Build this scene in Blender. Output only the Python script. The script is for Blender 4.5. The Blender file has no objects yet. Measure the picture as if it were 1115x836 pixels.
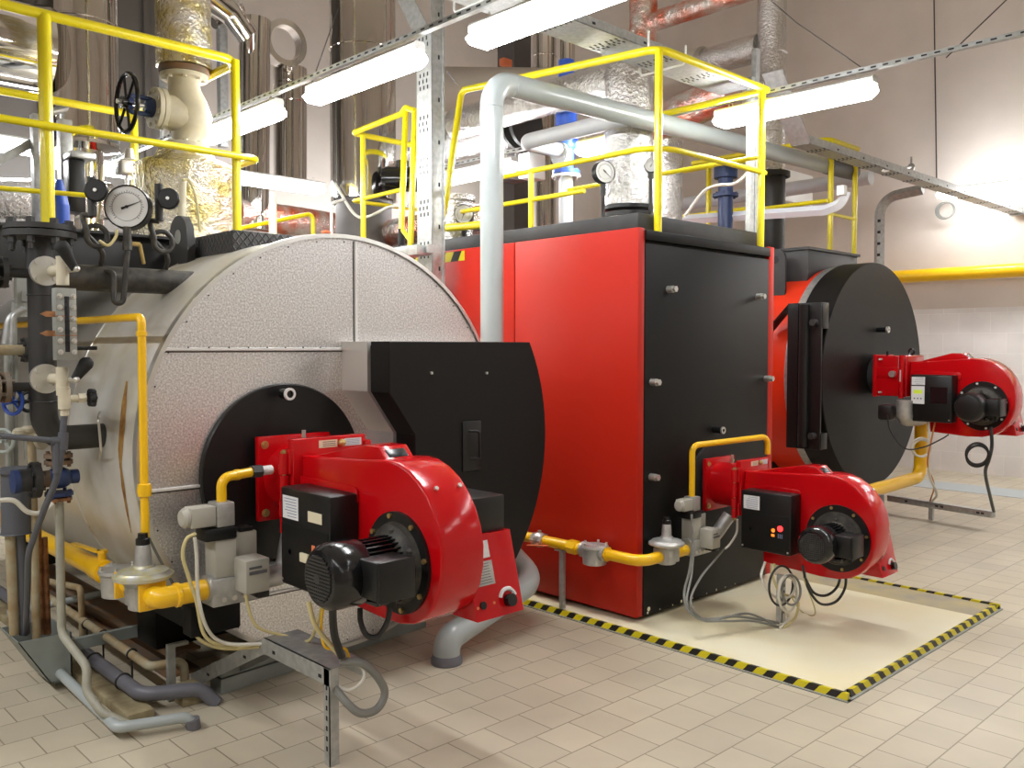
import bpy, bmesh, math, random
from mathutils import Vector, Matrix
random.seed(7)
SC = bpy.context.scene
COL = SC.collection
PI = math.pi
V = Vector

# ---------------------------------------------------------------- camera
F_PX, PITCH, YAW, EYE = 963.2, math.radians(2.369), math.radians(46.23), 1.7
FW = V((math.cos(YAW)*math.cos(PITCH), math.sin(YAW)*math.cos(PITCH), -math.sin(PITCH)))
RT = V((math.sin(YAW), -math.cos(YAW), 0))
UP = RT.cross(FW)
cam_d = bpy.data.cameras.new('camera')
cam = bpy.data.objects.new('camera', cam_d)
COL.objects.link(cam)
cam_d.sensor_width = 36.0
cam_d.lens = F_PX/1115*36.0
cam_d.clip_start = 0.05
cam.location = (0, 0, EYE)
cam.rotation_euler = Matrix((RT, UP, -FW)).transposed().to_euler()
SC.camera = cam

def at(px, py, X=None, Y=None, Z=None):
    """world point on a given plane of the room that the photograph shows at px, py"""
    d = FW + RT*((px-557.5)/F_PX) - UP*((py-418)/F_PX)
    if X is not None: t = X/d.x
    elif Y is not None: t = Y/d.y
    else: t = (Z-EYE)/d.z
    return V((0, 0, EYE)) + d*t

# ---------------------------------------------------------------- materials
def mat(name, col, rough=0.5, metal=0.0, bump=0.0, bscale=40.0, bdist=0.002, var=0.0, vscale=3.0, col2=None, coat=0.0,
        emit=None, strength=0.0, spec=0.5, stretch=None, detail=3.0):
    m = bpy.data.materials.new(name); m.use_nodes = True
    nt = m.node_tree; b = nt.nodes['Principled BSDF']
    b.inputs['Base Color'].default_value = (*col, 1)
    b.inputs['Roughness'].default_value = rough
    b.inputs['Metallic'].default_value = metal
    b.inputs['Coat Weight'].default_value = coat
    b.inputs['Specular IOR Level'].default_value = spec
    if emit:
        b.inputs['Emission Color'].default_value = (*emit, 1)
        b.inputs['Emission Strength'].default_value = strength
    if bump or var:
        tc = nt.nodes.new('ShaderNodeTexCoord'); src = tc.outputs['Object']
        if stretch:
            mp = nt.nodes.new('ShaderNodeMapping'); mp.inputs['Scale'].default_value = stretch
            nt.links.new(src, mp.inputs['Vector']); src = mp.outputs['Vector']
    if bump:
        n = nt.nodes.new('ShaderNodeTexNoise'); n.inputs['Scale'].default_value = bscale; n.inputs['Detail'].default_value = detail
        nt.links.new(src, n.inputs['Vector'])
        bp = nt.nodes.new('ShaderNodeBump'); bp.inputs['Strength'].default_value = bump; bp.inputs['Distance'].default_value = bdist
        nt.links.new(n.outputs['Fac'], bp.inputs['Height']); nt.links.new(bp.outputs['Normal'], b.inputs['Normal'])
    if var:
        n2 = nt.nodes.new('ShaderNodeTexNoise'); n2.inputs['Scale'].default_value = vscale; n2.inputs['Detail'].default_value = 5
        nt.links.new(src, n2.inputs['Vector'])
        r = nt.nodes.new('ShaderNodeValToRGB')
        c2 = col2 if col2 else tuple(max(0, c*(1-var)) for c in col)
        r.color_ramp.elements[0].position = 0.35; r.color_ramp.elements[1].position = 0.65
        r.color_ramp.elements[0].color = (*c2, 1); r.color_ramp.elements[1].color = (*col, 1)
        nt.links.new(n2.outputs['Fac'], r.inputs['Fac']); nt.links.new(r.outputs['Color'], b.inputs['Base Color'])
    return m

M = {}
def mk(key, *a, **k): M[key] = mat(key, *a, **k); return M[key]
mk('red_gloss', (0.50, 0.003, 0.006), 0.16, coat=0.12, spec=0.30)
mk('red_panel', (0.44, 0.016, 0.006), 0.40, spec=0.22)
mk('red_bright', (0.70, 0.035, 0.008), 0.36, spec=0.35)
mk('black_satin', (0.009, 0.009, 0.009), 0.36, spec=0.35)
mk('black_panel', (0.008, 0.0075, 0.007), 0.46, bump=0.15, bscale=160, spec=0.2)
mk('black_gloss', (0.008, 0.008, 0.009), 0.16)
mk('black_matt', (0.012, 0.012, 0.012), 0.75)
mk('dark_steel', (0.030, 0.029, 0.028), 0.50, bump=0.2, bscale=90, var=0.35, vscale=6)
mk('dirty_black', (0.018, 0.016, 0.014), 0.55, bump=0.5, bscale=60, var=0.6, vscale=25, col2=(0.055, 0.048, 0.036))
mk('tread', (0.055, 0.053, 0.052), 0.5)
mk('yellow_rail', (0.83, 0.70, 0.004), 0.32, coat=0.3)
mk('yellow_gas', (0.86, 0.50, 0.004), 0.32, coat=0.3)
mk('grey_pipe', (0.37, 0.41, 0.41), 0.30, coat=0.2)
mk('pale_pipe', (0.66, 0.68, 0.72), 0.35)
mk('pvc_grey', (0.085, 0.09, 0.105), 0.45)
mk('pvc_dark', (0.13, 0.13, 0.15), 0.45)
mk('grey_green', (0.27, 0.30, 0.28), 0.5, var=0.15, vscale=8)
mk('beige_pipe', (0.38, 0.34, 0.23), 0.5, var=0.35, vscale=10, col2=(0.31, 0.22, 0.11))
mk('drab_pipe', (0.36, 0.35, 0.28), 0.5, var=0.2, vscale=9)
mk('seam_light', (0.72, 0.71, 0.69), 0.35, metal=0.25)
mk('copper', (0.42, 0.20, 0.09), 0.5, metal=0.5, var=0.4, vscale=20, col2=(0.16, 0.07, 0.03))
mk('galv', (0.50, 0.51, 0.50), 0.42, metal=0.65, var=0.22, vscale=28)
mk('galv_dull', (0.34, 0.35, 0.32), 0.55, metal=0.4, var=0.25, vscale=12)
mk('zinc', (0.62, 0.61, 0.57), 0.35, metal=0.8)
mk('brass', (0.55, 0.40, 0.16), 0.35, metal=0.8)
mk('cast_alu', (0.50, 0.50, 0.48), 0.42, metal=0.6, bump=0.2, bscale=120, var=0.2, vscale=20)
mk('cast_alu_paint', (0.50, 0.50, 0.48), 0.42, metal=0.5, bump=0.2, bscale=120, var=0.3, vscale=22, col2=(0.52, 0.48, 0.22))
mk('emboss', (0.50, 0.49, 0.47), 0.33, metal=0.86, bump=0.30, bscale=95, bdist=0.004, detail=2)
mk('clad', (0.80, 0.79, 0.76), 0.42, metal=0.35, bump=0.10, bscale=9, bdist=0.01, var=0.25, vscale=2.3, col2=(0.60, 0.55, 0.42))
mk('clad_plain', (0.72, 0.71, 0.67), 0.36, metal=0.6, bump=0.1, bscale=9, bdist=0.01)
mk('chrome', (0.72, 0.70, 0.67), 0.07, metal=1.0, bump=0.05, bscale=3, bdist=0.02)
mk('foil', (0.66, 0.65, 0.64), 0.24, metal=0.92, bump=0.95, bscale=40, bdist=0.02, detail=5)
mk('foil_yellow', (0.82, 0.80, 0.74), 0.25, metal=0.85, bump=0.95, bscale=38, bdist=0.02, detail=5, var=0.3, vscale=7, col2=(0.66, 0.55, 0.20))
mk('foil_orange', (0.78, 0.76, 0.72), 0.25, metal=0.85, bump=0.8, bscale=24, bdist=0.03, detail=5, var=0.3, vscale=5, col2=(0.75, 0.16, 0.06))
mk('valve_cream', (0.58, 0.53, 0.40), 0.5, var=0.15, vscale=10)
mk('valve_grey', (0.40, 0.385, 0.33), 0.5)
mk('blue', (0.03, 0.09, 0.45), 0.4)
mk('blue_dark', (0.02, 0.04, 0.12), 0.45)
mk('white_plastic', (0.75, 0.75, 0.73), 0.4)
mk('cream_plastic', (0.72, 0.66, 0.48), 0.45)
mk('label_white', (0.72, 0.73, 0.74), 0.5)
mk('ink', (0.10, 0.10, 0.11), 0.6)
mk('ink_blue', (0.18, 0.22, 0.36), 0.6)
mk('glass_dark', (0.01, 0.01, 0.015), 0.25)
mk('white_ring', (0.7, 0.7, 0.68), 0.4)
mk('cable_white', (0.62, 0.60, 0.52), 0.5)
mk('cable_cream', (0.58, 0.50, 0.24), 0.5)
mk('cable_grey', (0.20, 0.20, 0.18), 0.5)
mk('cable_black', (0.012, 0.012, 0.012), 0.45)
mk('cable_orange', (0.55, 0.20, 0.05), 0.5)
mk('wire', (0.06, 0.055, 0.05), 0.6)
mk('led_red', (0.8, 0.02, 0.02), 0.4, emit=(1, 0.03, 0.03), strength=3)
mk('led_orange', (0.8, 0.2, 0.02), 0.4, emit=(1, 0.25, 0.02), strength=1.2)
mk('lcd', (0.45, 0.55, 0.05), 0.4, emit=(0.55, 0.7, 0.05), strength=0.35)
mk('orange', (0.75, 0.20, 0.08), 0.5)
mk('tube', (1, 1, 1), 0.4, emit=(0.98, 0.99, 1.0), strength=62)
mk('lamp_white', (0.72, 0.72, 0.70), 0.4)
mk('drum_grey', (0.10, 0.088, 0.085), 0.55)
mk('timber', (0.34, 0.29, 0.17), 0.7, bump=0.3, bscale=30, var=0.4, vscale=12, col2=(0.20, 0.15, 0.08))
mk('rust_steel', (0.15, 0.12, 0.09), 0.65, bump=0.3, bscale=60, var=0.5, vscale=9, col2=(0.20, 0.10, 0.04))
mk('rust', (0.22, 0.09, 0.015), 0.6, var=0.5, vscale=20, col2=(0.40, 0.24, 0.06))
mk('strip_blue', (0.42, 0.46, 0.47), 0.5)
mk('steel_ramp', (0.30, 0.27, 0.22), 0.5, var=0.3, vscale=5, col2=(0.42, 0.35, 0.18))
mk('ceiling_paint', (0.72, 0.67, 0.60), 0.8)
mk('lagging', (0.45, 0.40, 0.34), 0.8)
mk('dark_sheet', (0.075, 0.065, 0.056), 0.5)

def tread_material():
    m = M['tread']; nt = m.node_tree; b = nt.nodes['Principled BSDF']
    tc = nt.nodes.new('ShaderNodeTexCoord')
    outs = []
    for ang in (0.9, -0.9):
        mp = nt.nodes.new('ShaderNodeMapping'); mp.inputs['Rotation'].default_value = (ang, ang*0.7, 0)
        nt.links.new(tc.outputs['Object'], mp.inputs['Vector'])
        w = nt.nodes.new('ShaderNodeTexWave'); w.inputs['Scale'].default_value = 12; w.bands_direction = 'Z'
        nt.links.new(mp.outputs['Vector'], w.inputs['Vector']); outs.append(w.outputs['Fac'])
    mx = nt.nodes.new('ShaderNodeMath'); mx.operation = 'MAXIMUM'
    nt.links.new(outs[0], mx.inputs[0]); nt.links.new(outs[1], mx.inputs[1])
    pw = nt.nodes.new('ShaderNodeMath'); pw.operation = 'POWER'; pw.inputs[1].default_value = 14
    nt.links.new(mx.outputs[0], pw.inputs[0])
    bp = nt.nodes.new('ShaderNodeBump'); bp.inputs['Strength'].default_value = 0.9; bp.inputs['Distance'].default_value = 0.01
    nt.links.new(pw.outputs[0], bp.inputs['Height']); nt.links.new(bp.outputs['Normal'], b.inputs['Normal'])
tread_material()
def emboss_material():
    """stucco embossed aluminium sheet: fine bright flecks pressed into the metal"""
    m = M['emboss']; nt = m.node_tree; b = nt.nodes['Principled BSDF']
    tc = nt.nodes.new('ShaderNodeTexCoord')
    v = nt.nodes.new('ShaderNodeTexNoise'); v.inputs['Scale'].default_value = 110; v.inputs['Detail'].default_value = 1
    n = nt.nodes.new('ShaderNodeTexNoise'); n.inputs['Scale'].default_value = 2.2
    nt.links.new(tc.outputs['Object'], v.inputs['Vector']); nt.links.new(tc.outputs['Object'], n.inputs['Vector'])
    r = nt.nodes.new('ShaderNodeValToRGB'); e = r.color_ramp.elements
    e[0].position = 0.36; e[0].color = (0.56, 0.55, 0.54, 1); e[1].position = 0.70; e[1].color = (0.88, 0.88, 0.88, 1)
    nt.links.new(v.outputs['Fac'], r.inputs['Fac']); nt.links.new(r.outputs['Color'], b.inputs['Base Color'])
    r2 = nt.nodes.new('ShaderNodeMapRange'); r2.inputs['To Min'].default_value = 0.22; r2.inputs['To Max'].default_value = 0.42
    nt.links.new(n.outputs['Fac'], r2.inputs['Value']); nt.links.new(r2.outputs['Result'], b.inputs['Roughness'])
emboss_material()

def plaster_material():
    m = mat('plaster', (0.76, 0.69, 0.63), 0.85, bump=0.12, bscale=14, bdist=0.02, var=0.14, vscale=0.8)
    return m
M['plaster'] = plaster_material()

def tile_material(name, col, mortar, w, h, off, ox, oy, msize, rough, var, plane='XY', spec=0.5):
    m = bpy.data.materials.new(name); m.use_nodes = True
    nt = m.node_tree; b = nt.nodes['Principled BSDF']
    tc = nt.nodes.new('ShaderNodeTexCoord')
    sp = nt.nodes.new('ShaderNodeSeparateXYZ'); nt.links.new(tc.outputs['Object'], sp.inputs[0])
    cb = nt.nodes.new('ShaderNodeCombineXYZ')
    a0, a1 = (('X', 'Y') if plane == 'XY' else ('Y', 'Z'))
    for i, (ax, o) in enumerate(((a0, ox), (a1, oy))):
        mt = nt.nodes.new('ShaderNodeMath'); mt.operation = 'SUBTRACT'; mt.inputs[1].default_value = o
        nt.links.new(sp.outputs[ax], mt.inputs[0]); nt.links.new(mt.outputs[0], cb.inputs[i])
    br = nt.nodes.new('ShaderNodeTexBrick')
    br.offset = off; br.squash = 1.0
    br.inputs['Scale'].default_value = 1.0
    br.inputs['Brick Width'].default_value = w; br.inputs['Row Height'].default_value = h
    br.inputs['Mortar Size'].default_value = msize; br.inputs['Mortar Smooth'].default_value = 0.1
    br.inputs['Bias'].default_value = 0.0
    br.inputs['Color1'].default_value = (*col, 1)
    br.inputs['Color2'].default_value = (*[c*(1-var) for c in col], 1)
    br.inputs['Mortar'].default_value = (*mortar, 1)
    nt.links.new(cb.outputs[0], br.inputs['Vector'])
    n = nt.nodes.new('ShaderNodeTexNoise'); n.inputs['Scale'].default_value = 1.7; n.inputs['Detail'].default_value = 5
    nt.links.new(tc.outputs['Object'], n.inputs['Vector'])
    mr = nt.nodes.new('ShaderNodeMapRange'); mr.inputs['From Min'].default_value = 0.3; mr.inputs['From Max'].default_value = 0.7
    mr.inputs['To Min'].default_value = 0.88; mr.inputs['To Max'].default_value = 1.05
    nt.links.new(n.outputs['Fac'], mr.inputs['Value'])
    mx = nt.nodes.new('ShaderNodeMix'); mx.data_type = 'RGBA'; mx.blend_type = 'MULTIPLY'; mx.inputs['Factor'].default_value = 1
    nt.links.new(br.outputs['Color'], mx.inputs['A']); nt.links.new(mr.outputs['Result'], mx.inputs['B'])
    nt.links.new(mx.outputs['Result'], b.inputs['Base Color'])
    b.inputs['Roughness'].default_value = rough
    b.inputs['Specular IOR Level'].default_value = spec
    bp = nt.nodes.new('ShaderNodeBump'); bp.inputs['Strength'].default_value = 0.4; bp.inputs['Distance'].default_value = 0.004; bp.invert = True
    nt.links.new(br.outputs['Fac'], bp.inputs['Height']); nt.links.new(bp.outputs['Normal'], b.inputs['Normal'])
    return m
M['floor_tile'] = tile_material('floor_tile', (0.555, 0.49, 0.372), (0.27, 0.225, 0.155), 0.2125, 0.2165, 0.5, 2.173, 2.892, 0.0032, 0.42, 0.12)
M['wall_tile'] = tile_material('wall_tile', (0.84, 0.815, 0.79), (0.92, 0.90, 0.87), 0.40, 0.27, 0.5, 0.1, 0.0, 0.003, 0.35, 0.05, plane='YZ')
M['slab'] = mat('slab_paint', (0.74, 0.70, 0.53), 0.45, var=0.2, vscale=1.6, col2=(0.72, 0.64, 0.42))

def hazard(name, axis):
    m = bpy.data.materials.new(name); m.use_nodes = True
    nt = m.node_tree; b = nt.nodes['Principled BSDF']; b.inputs['Roughness'].default_value = 0.4
    tc = nt.nodes.new('ShaderNodeTexCoord'); dp = nt.nodes.new('ShaderNodeVectorMath'); dp.operation = 'DOT_PRODUCT'
    nt.links.new(tc.outputs['Object'], dp.inputs[0]); dp.inputs[1].default_value = axis
    fr = nt.nodes.new('ShaderNodeMath'); fr.operation = 'FRACT'; nt.links.new(dp.outputs['Value'], fr.inputs[0])
    gt = nt.nodes.new('ShaderNodeMath'); gt.operation = 'GREATER_THAN'; gt.inputs[1].default_value = 0.52; nt.links.new(fr.outputs[0], gt.inputs[0])
    mx = nt.nodes.new('ShaderNodeMix'); mx.data_type = 'RGBA'
    mx.inputs['A'].default_value = (0.62, 0.52, 0.01, 1); mx.inputs['B'].default_value = (0.012, 0.011, 0.01, 1)
    nt.links.new(gt.outputs[0], mx.inputs['Factor']); nt.links.new(mx.outputs['Result'], b.inputs['Base Color'])
    return m
M['haz_y'] = hazard('hazard_tape_y', (5.5, 8.7, 5.5))
M['haz_big'] = hazard('hazard_tape_wide', (0.0, 5.6, 3.2))
M['haz_x'] = hazard('hazard_tape_x', (8.7, 5.5, 5.5))

# ---------------------------------------------------------------- geometry collector
class G:
    def __init__(s): s.bm = bmesh.new(); s.mi = 0
    def use(s, i): s.mi = i; return s
    def face(s, vs):
        try: f = s.bm.faces.new(vs)
        except ValueError: return None
        f.material_index = s.mi; f.smooth = True
        return f
    def vert(s, p): return s.bm.verts.new(p)
    def obox(s, c, ax, ay, az, bev=0.0, seg=2):
        """box round c with half-axis vectors"""
        c, ax, ay, az = V(c), V(ax), V(ay), V(az)
        t = bmesh.new()
        vs = [t.verts.new(c + ax*i + ay*j + az*k) for i in (-1, 1) for j in (-1, 1) for k in (-1, 1)]
        for q in ((0, 1, 3, 2), (4, 6, 7, 5), (0, 4, 5, 1), (2, 3, 7, 6), (0, 2, 6, 4), (1, 5, 7, 3)): t.faces.new([vs[i] for i in q])
        bmesh.ops.recalc_face_normals(t, faces=t.faces)
        if bev: bmesh.ops.bevel(t, geom=t.edges[:], offset=bev, segments=seg, affect='EDGES', profile=0.5)
        s.merge(t); return s
    def box(s, x0, x1, y0, y1, z0, z1, bev=0.0, seg=2):
        return s.obox(((x0+x1)/2, (y0+y1)/2, (z0+z1)/2), (abs(x1-x0)/2, 0, 0), (0, abs(y1-y0)/2, 0), (0, 0, abs(z1-z0)/2), bev, seg)
    def merge(s, t):
        mp = {v: s.bm.verts.new(v.co) for v in t.verts}
        for f in t.faces:
            nf = s.face([mp[v] for v in f.verts])
        t.free()
    @staticmethod
    def frame(d):
        d = V(d).normalized()
        a = V((0, 0, 1)) if abs(d.z) < 0.9 else V((1, 0, 0))
        x = d.cross(a).normalized(); y = d.cross(x).normalized()
        return x, y
    def rings(s, rs, cap=True, close=False):
        n = len(rs[0])
        for a, b in zip(rs, rs[1:] + (rs[:1] if close else [])):
            for i in range(n): s.face([a[i], a[(i+1) % n], b[(i+1) % n], b[i]])
        if cap and not close:
            s.face(rs[0][::-1]); s.face(rs[-1])
    def cyl(s, p0, p1, r, r2=None, n=20, cap=True):
        p0, p1 = V(p0), V(p1); x, y = s.frame(p1-p0); r2 = r if r2 is None else r2
        rs = [[s.vert(p + (x*math.cos(2*PI*i/n) + y*math.sin(2*PI*i/n))*q) for i in range(n)] for p, q in ((p0, r), (p1, r2))]
        s.rings(rs, cap); return s
    def lathe(s, prof, o, axis, n=32, a0=0.0, a1=None, cap=True):
        """prof: list of (radius, height along axis)"""
        o = V(o); d = V(axis).normalized(); x, y = s.frame(d)
        rs = []
        for r, h in prof:
            rs.append([s.vert(o + d*h + (x*math.cos(2*PI*i/n) + y*math.sin(2*PI*i/n))*max(r, 1e-4)) for i in range(n)])
        s.rings(rs, cap); return s
    def sweep(s, pts, r, n=12, cap=True, jit=0.0):
        pts = [V(p) for p in pts]
        rr = r if isinstance(r, (list, tuple)) else [r]*len(pts)
        d = (pts[1]-pts[0]).normalized(); x, y = s.frame(d); rs = []
        for i, p in enumerate(pts):
            a = pts[max(i-1, 0)]; b = pts[min(i+1, len(pts)-1)]
            nd = (b-a).normalized()
            q = d.rotation_difference(nd); x = q @ x; y = q @ y; d = nd
            rs.append([s.vert(p + (x*math.cos(2*PI*k/n) + y*math.sin(2*PI*k/n))*(rr[i]*(1+random.uniform(-jit, jit)))) for k in range(n)])
        s.rings(rs, cap); return s
    def ring(s, prof, o, axis, n=32):
        return s.lathe(prof, o, axis, n, cap=False)
    def pipe(s, pts, r, bend=None, n=14, seg=7, cap=True, jit=0.0, step=None):
        """straight runs with rounded elbows"""
        pts = [V(p) for p in pts]; out = [pts[0]]
        for i in range(1, len(pts)-1):
            a, p, b = pts[i-1], pts[i], pts[i+1]
            u = (a-p); w = (b-p); la, lb = u.length, w.length; u.normalize(); w.normalize()
            ang = u.angle(w)
            if ang > PI-0.02 or ang < 0.02: out.append(p); continue
            R = bend if bend is not None else r*2.2
            t = min(R/math.tan(ang/2), la*0.48, lb*0.48); R = t*math.tan(ang/2)
            c = p + (u+w).normalized()*(R/math.sin(ang/2))
            s0 = p + u*t - c; s1 = p + w*t - c
            for k in range(seg+1):
                q = Matrix.Rotation(s0.angle(s1)*k/seg, 3, s0.cross(s1).normalized())
                out.append(c + q @ s0)
        out.append(pts[-1])
        if step:
            o2 = [out[0]]
            for a, b in zip(out, out[1:]):
                m = max(1, int((b-a).length/step))
                for k in range(1, m+1): o2.append(a.lerp(b, k/m))
            out = o2
        s.sweep(out, r, n, cap, jit); return s
    def cable(s, pts, r, n=8, sub=7):
        pts = [V(p) for p in pts]
        P_ = [pts[0]*2-pts[1]] + pts + [pts[-1]*2-pts[-2]]; out = []
        for i in range(1, len(P_)-2):
            p0, p1, p2, p3 = P_[i-1:i+3]
            for k in range(sub):
                t = k/sub
                out.append(0.5*((2*p1) + (p2-p0)*t + (2*p0-5*p1+4*p2-p3)*t*t + (3*p1-p0-3*p2+p3)*t**3))
        out.append(pts[-1]); s.sweep(out, r, n); return s
    def prism(s, pts, vec, bev=0.0, seg=2):
        t = bmesh.new(); vec = V(vec)
        a = [t.verts.new(V(p)) for p in pts]; b = [t.verts.new(V(p)+vec) for p in pts]; n = len(a)
        t.faces.new(a[::-1]); t.faces.new(b)
        for i in range(n): t.faces.new([a[i], a[(i+1) % n], b[(i+1) % n], b[i]])
        bmesh.ops.recalc_face_normals(t, faces=t.faces)
        if bev:
            es = [e for e in t.edges if e.verts[0] in a and e.verts[1] in a or e.verts[0] in b and e.verts[1] in b]
            bmesh.ops.bevel(t, geom=es, offset=bev, segments=seg, affect='EDGES', profile=0.5)
        s.merge(t); return s
    def torus(s, c, axis, R, r, n=28, m=8, a0=0.0, a1=2*PI):
        c = V(c); x, y = s.frame(axis); d = V(axis).normalized(); full = a1-a0 > 2*PI-1e-3; rs = []
        for i in range(n + (0 if full else 1)):
            a = a0 + (a1-a0)*i/n; u = x*math.cos(a) + y*math.sin(a)
            rs.append([s.vert(c + u*R + (u*math.cos(2*PI*k/m) + d*math.sin(2*PI*k/m))*r) for k in range(m)])
        s.rings(rs, not full, full); return s
    def ball(s, c, r, sx=1, sy=1, sz=1, n=14):
        c = V(c); m = n//2; rs = []
        for j in range(1, m):
            t = PI*j/m
            rs.append([s.vert(c + V((math.sin(t)*math.cos(2*PI*i/n)*sx, math.sin(t)*math.sin(2*PI*i/n)*sy, math.cos(t)*sz))*r) for i in range(n)])
        s.rings(rs, True); return s
    def hexbolt(s, p, d, r, h):
        return s.cyl(p, V(p)+V(d).normalized()*h, r, n=6)

def obj(name, g, mats, parent=None, label=None, cat=None, group=None, kind=None, loc=None, local=False, sharp=32):
    me = bpy.data.meshes.new(name)
    bmesh.ops.recalc_face_normals(g.bm, faces=g.bm.faces[:])
    g.bm.to_mesh(me); g.bm.free()
    if not isinstance(mats, (list, tuple)): mats = [mats]
    for m in mats: me.materials.append(M[m] if isinstance(m, str) else m)
    o = bpy.data.objects.new(name, me); COL.objects.link(o)
    me.set_sharp_from_angle(angle=math.radians(sharp))
    if parent is not None:
        o.parent = parent
        if not local:
            off = V((0, 0, 0)); p = parent
            while p is not None: off += p.location; p = p.parent
            me.transform(Matrix.Translation(-off))
    elif not local:
        if loc is None:
            vs = me.vertices
            if len(vs):
                xs = [v.co.x for v in vs]; ys = [v.co.y for v in vs]; zs = [v.co.z for v in vs]
                loc = ((min(xs)+max(xs))/2, (min(ys)+max(ys))/2, min(zs))
            else: loc = (0, 0, 0)
        me.transform(Matrix.Translation(-V(loc))); o.location = loc
    tag(o, label, cat, group, kind)
    return o
def islands(bm):
    seen = {}; out = []
    for v in bm.verts:
        if v in seen: continue
        st = [v]; seen[v] = 1; vs = []
        while st:
            a = st.pop(); vs.append(a)
            for e in a.link_edges:
                b = e.other_vert(a)
                if b not in seen: seen[b] = 1; st.append(b)
        out.append(vs)
    return out
def each(name, g, mats, parent, gap=0.002, local=False):
    """like obj() for parts, one object for every group of touching pieces"""
    cl = []
    for vs in islands(g.bm):
        lo = V([min(v.co[i] for v in vs)-gap for i in range(3)]); hi = V([max(v.co[i] for v in vs)+gap for i in range(3)])
        fs = {f for v in vs for f in v.link_faces}
        hit = [c for c in cl if all(c[0][i] <= hi[i] and c[1][i] >= lo[i] for i in range(3))]
        for c in hit:
            cl.remove(c); lo = V([min(lo[i], c[0][i]) for i in range(3)]); hi = V([max(hi[i], c[1][i]) for i in range(3)]); fs |= c[2]
        cl.append((lo, hi, fs))
    res = []
    for lo, hi, fs in cl:
        h = G(); mp = {}
        for f in sorted(fs, key=lambda f: f.index):
            for v in f.verts:
                if v not in mp: mp[v] = h.vert(v.co)
            h.mi = f.material_index; h.face([mp[v] for v in f.verts])
        res.append(obj(name, h, mats, parent, local=local))
    g.bm.free()
    return res
def tag(o, label=None, cat=None, group=None, kind=None):
    if label: o['label'] = label
    if cat: o['category'] = cat
    if group: o['group'] = group
    if kind: o['kind'] = kind
    return o
def thing(name, label, cat, loc=(0, 0, 0), group=None, scale=1.0):
    o = bpy.data.objects.new(name, None); COL.objects.link(o)
    o.location = loc; o.scale = (scale,)*3; o.empty_display_size = 0.1
    return tag(o, label, cat, group)
def struct(name, g, mats, **k): return obj(name, g, mats, kind='structure', **k)
X_, Y_, Z_ = V((1, 0, 0)), V((0, 1, 0)), V((0, 0, 1))
# ================================================================ ROOM
XW, YB_, CEIL = 12.67, 12.9, 8.6
struct('floor', G().box(-5, XW+0.3, -4.5, YB_+0.3, -0.2, 0), 'floor_tile', loc=(0, 0, 0))
struct('wall_right', G().box(XW+0.05, XW+0.3, -4.5, YB_, 0, CEIL), 'wall_tile', loc=(0, 0, 0))
g = G()   # thick plastered upper wall over a sloping ledge
pr = [(XW+0.06, -4.5, 2.21), (XW-0.06, -4.5, 2.47), (XW-0.06, -4.5, CEIL), (XW+0.06, -4.5, CEIL)]
g.prism(pr, (0, YB_+4.5, 0)); struct('wall_upper', g, 'plaster')
struct('wall_back', G().box(-5, XW+0.3, YB_, YB_+0.3, 0, CEIL), 'plaster')
struct('wall_left', G().box(-5.3, -5, -4.5, YB_+0.3, 0, CEIL), 'plaster')
struct('wall_front', G().box(-5.3, XW+0.3, -4.8, -4.5, 0, CEIL), 'plaster')
struct('ceiling', G().box(-5.3, XW+0.3, -4.8, YB_+0.3, CEIL, CEIL+0.2), 'ceiling_paint')
g = G()   # brown sheet metal partition behind the flues, darkness of the unlit corner painted in
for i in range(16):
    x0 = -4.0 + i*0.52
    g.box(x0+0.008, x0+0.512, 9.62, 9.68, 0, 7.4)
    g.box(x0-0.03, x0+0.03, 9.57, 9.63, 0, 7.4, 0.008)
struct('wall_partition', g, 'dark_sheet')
# pale strip in the floor by the tiled wall
a, b = at(985, 528, Z=0), at(1115, 543, Z=0)
struct('floor_strip', G().box(11.0, 11.62, -4, 9, 0.0, 0.004), 'strip_blue')

# raised pale slab under the tall red boiler, kerb with hazard tape
KX0, KX1, KY0, KY1 = 4.05, 6.23, 1.907, 7.4
KH = 0.037
struct('floor_slab', G().box(KX0+0.035, 5.84, KY0+0.035, KY1, 0, KH-0.004), 'slab')
struct('floor_ramp', G().box(5.85, KX1-0.03, KY0+0.035, 4.2, 0, KH-0.014), 'steel_ramp')
k = thing('hazard_kerb', 'low steel kerb with black and yellow hazard tape round the pale slab', 'kerb', (KX0, KY0, 0))
def kerb_run(p0, p1, inward, m):
    """tape covered angle; p0->p1 along its outer foot"""
    p0, p1, q = V(p0), V(p1), V(inward)
    g = G()
    pr = [p0, p0+q*0.006+Z_*0.012, p0+q*0.012+Z_*KH, p0+q*0.030+Z_*KH, p0+q*0.030]
    g.prism(pr, p1-p0); return g
obj('front_edge', kerb_run((KX0, KY0, 0), (KX0, 6.0, 0), (1, 0, 0), 0), 'haz_y', k)
obj('side_edge', kerb_run((KX0+0.06, KY0, 0), (KX1-0.06, KY0, 0), (0, 1, 0), 0), 'haz_x', k)
obj('rear_edge', kerb_run((KX1, KY0, 0), (KX1, 4.6, 0), (-1, 0, 0), 0), 'haz_y', k)
obj('base_plate', G().box(KX0-0.012, KX0+0.03, KY0-0.012, 6.0, 0, 0.006).box(KX0, KX1, KY0-0.012, KY0+0.03, 0, 0.006), 'galv_dull', k)

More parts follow.
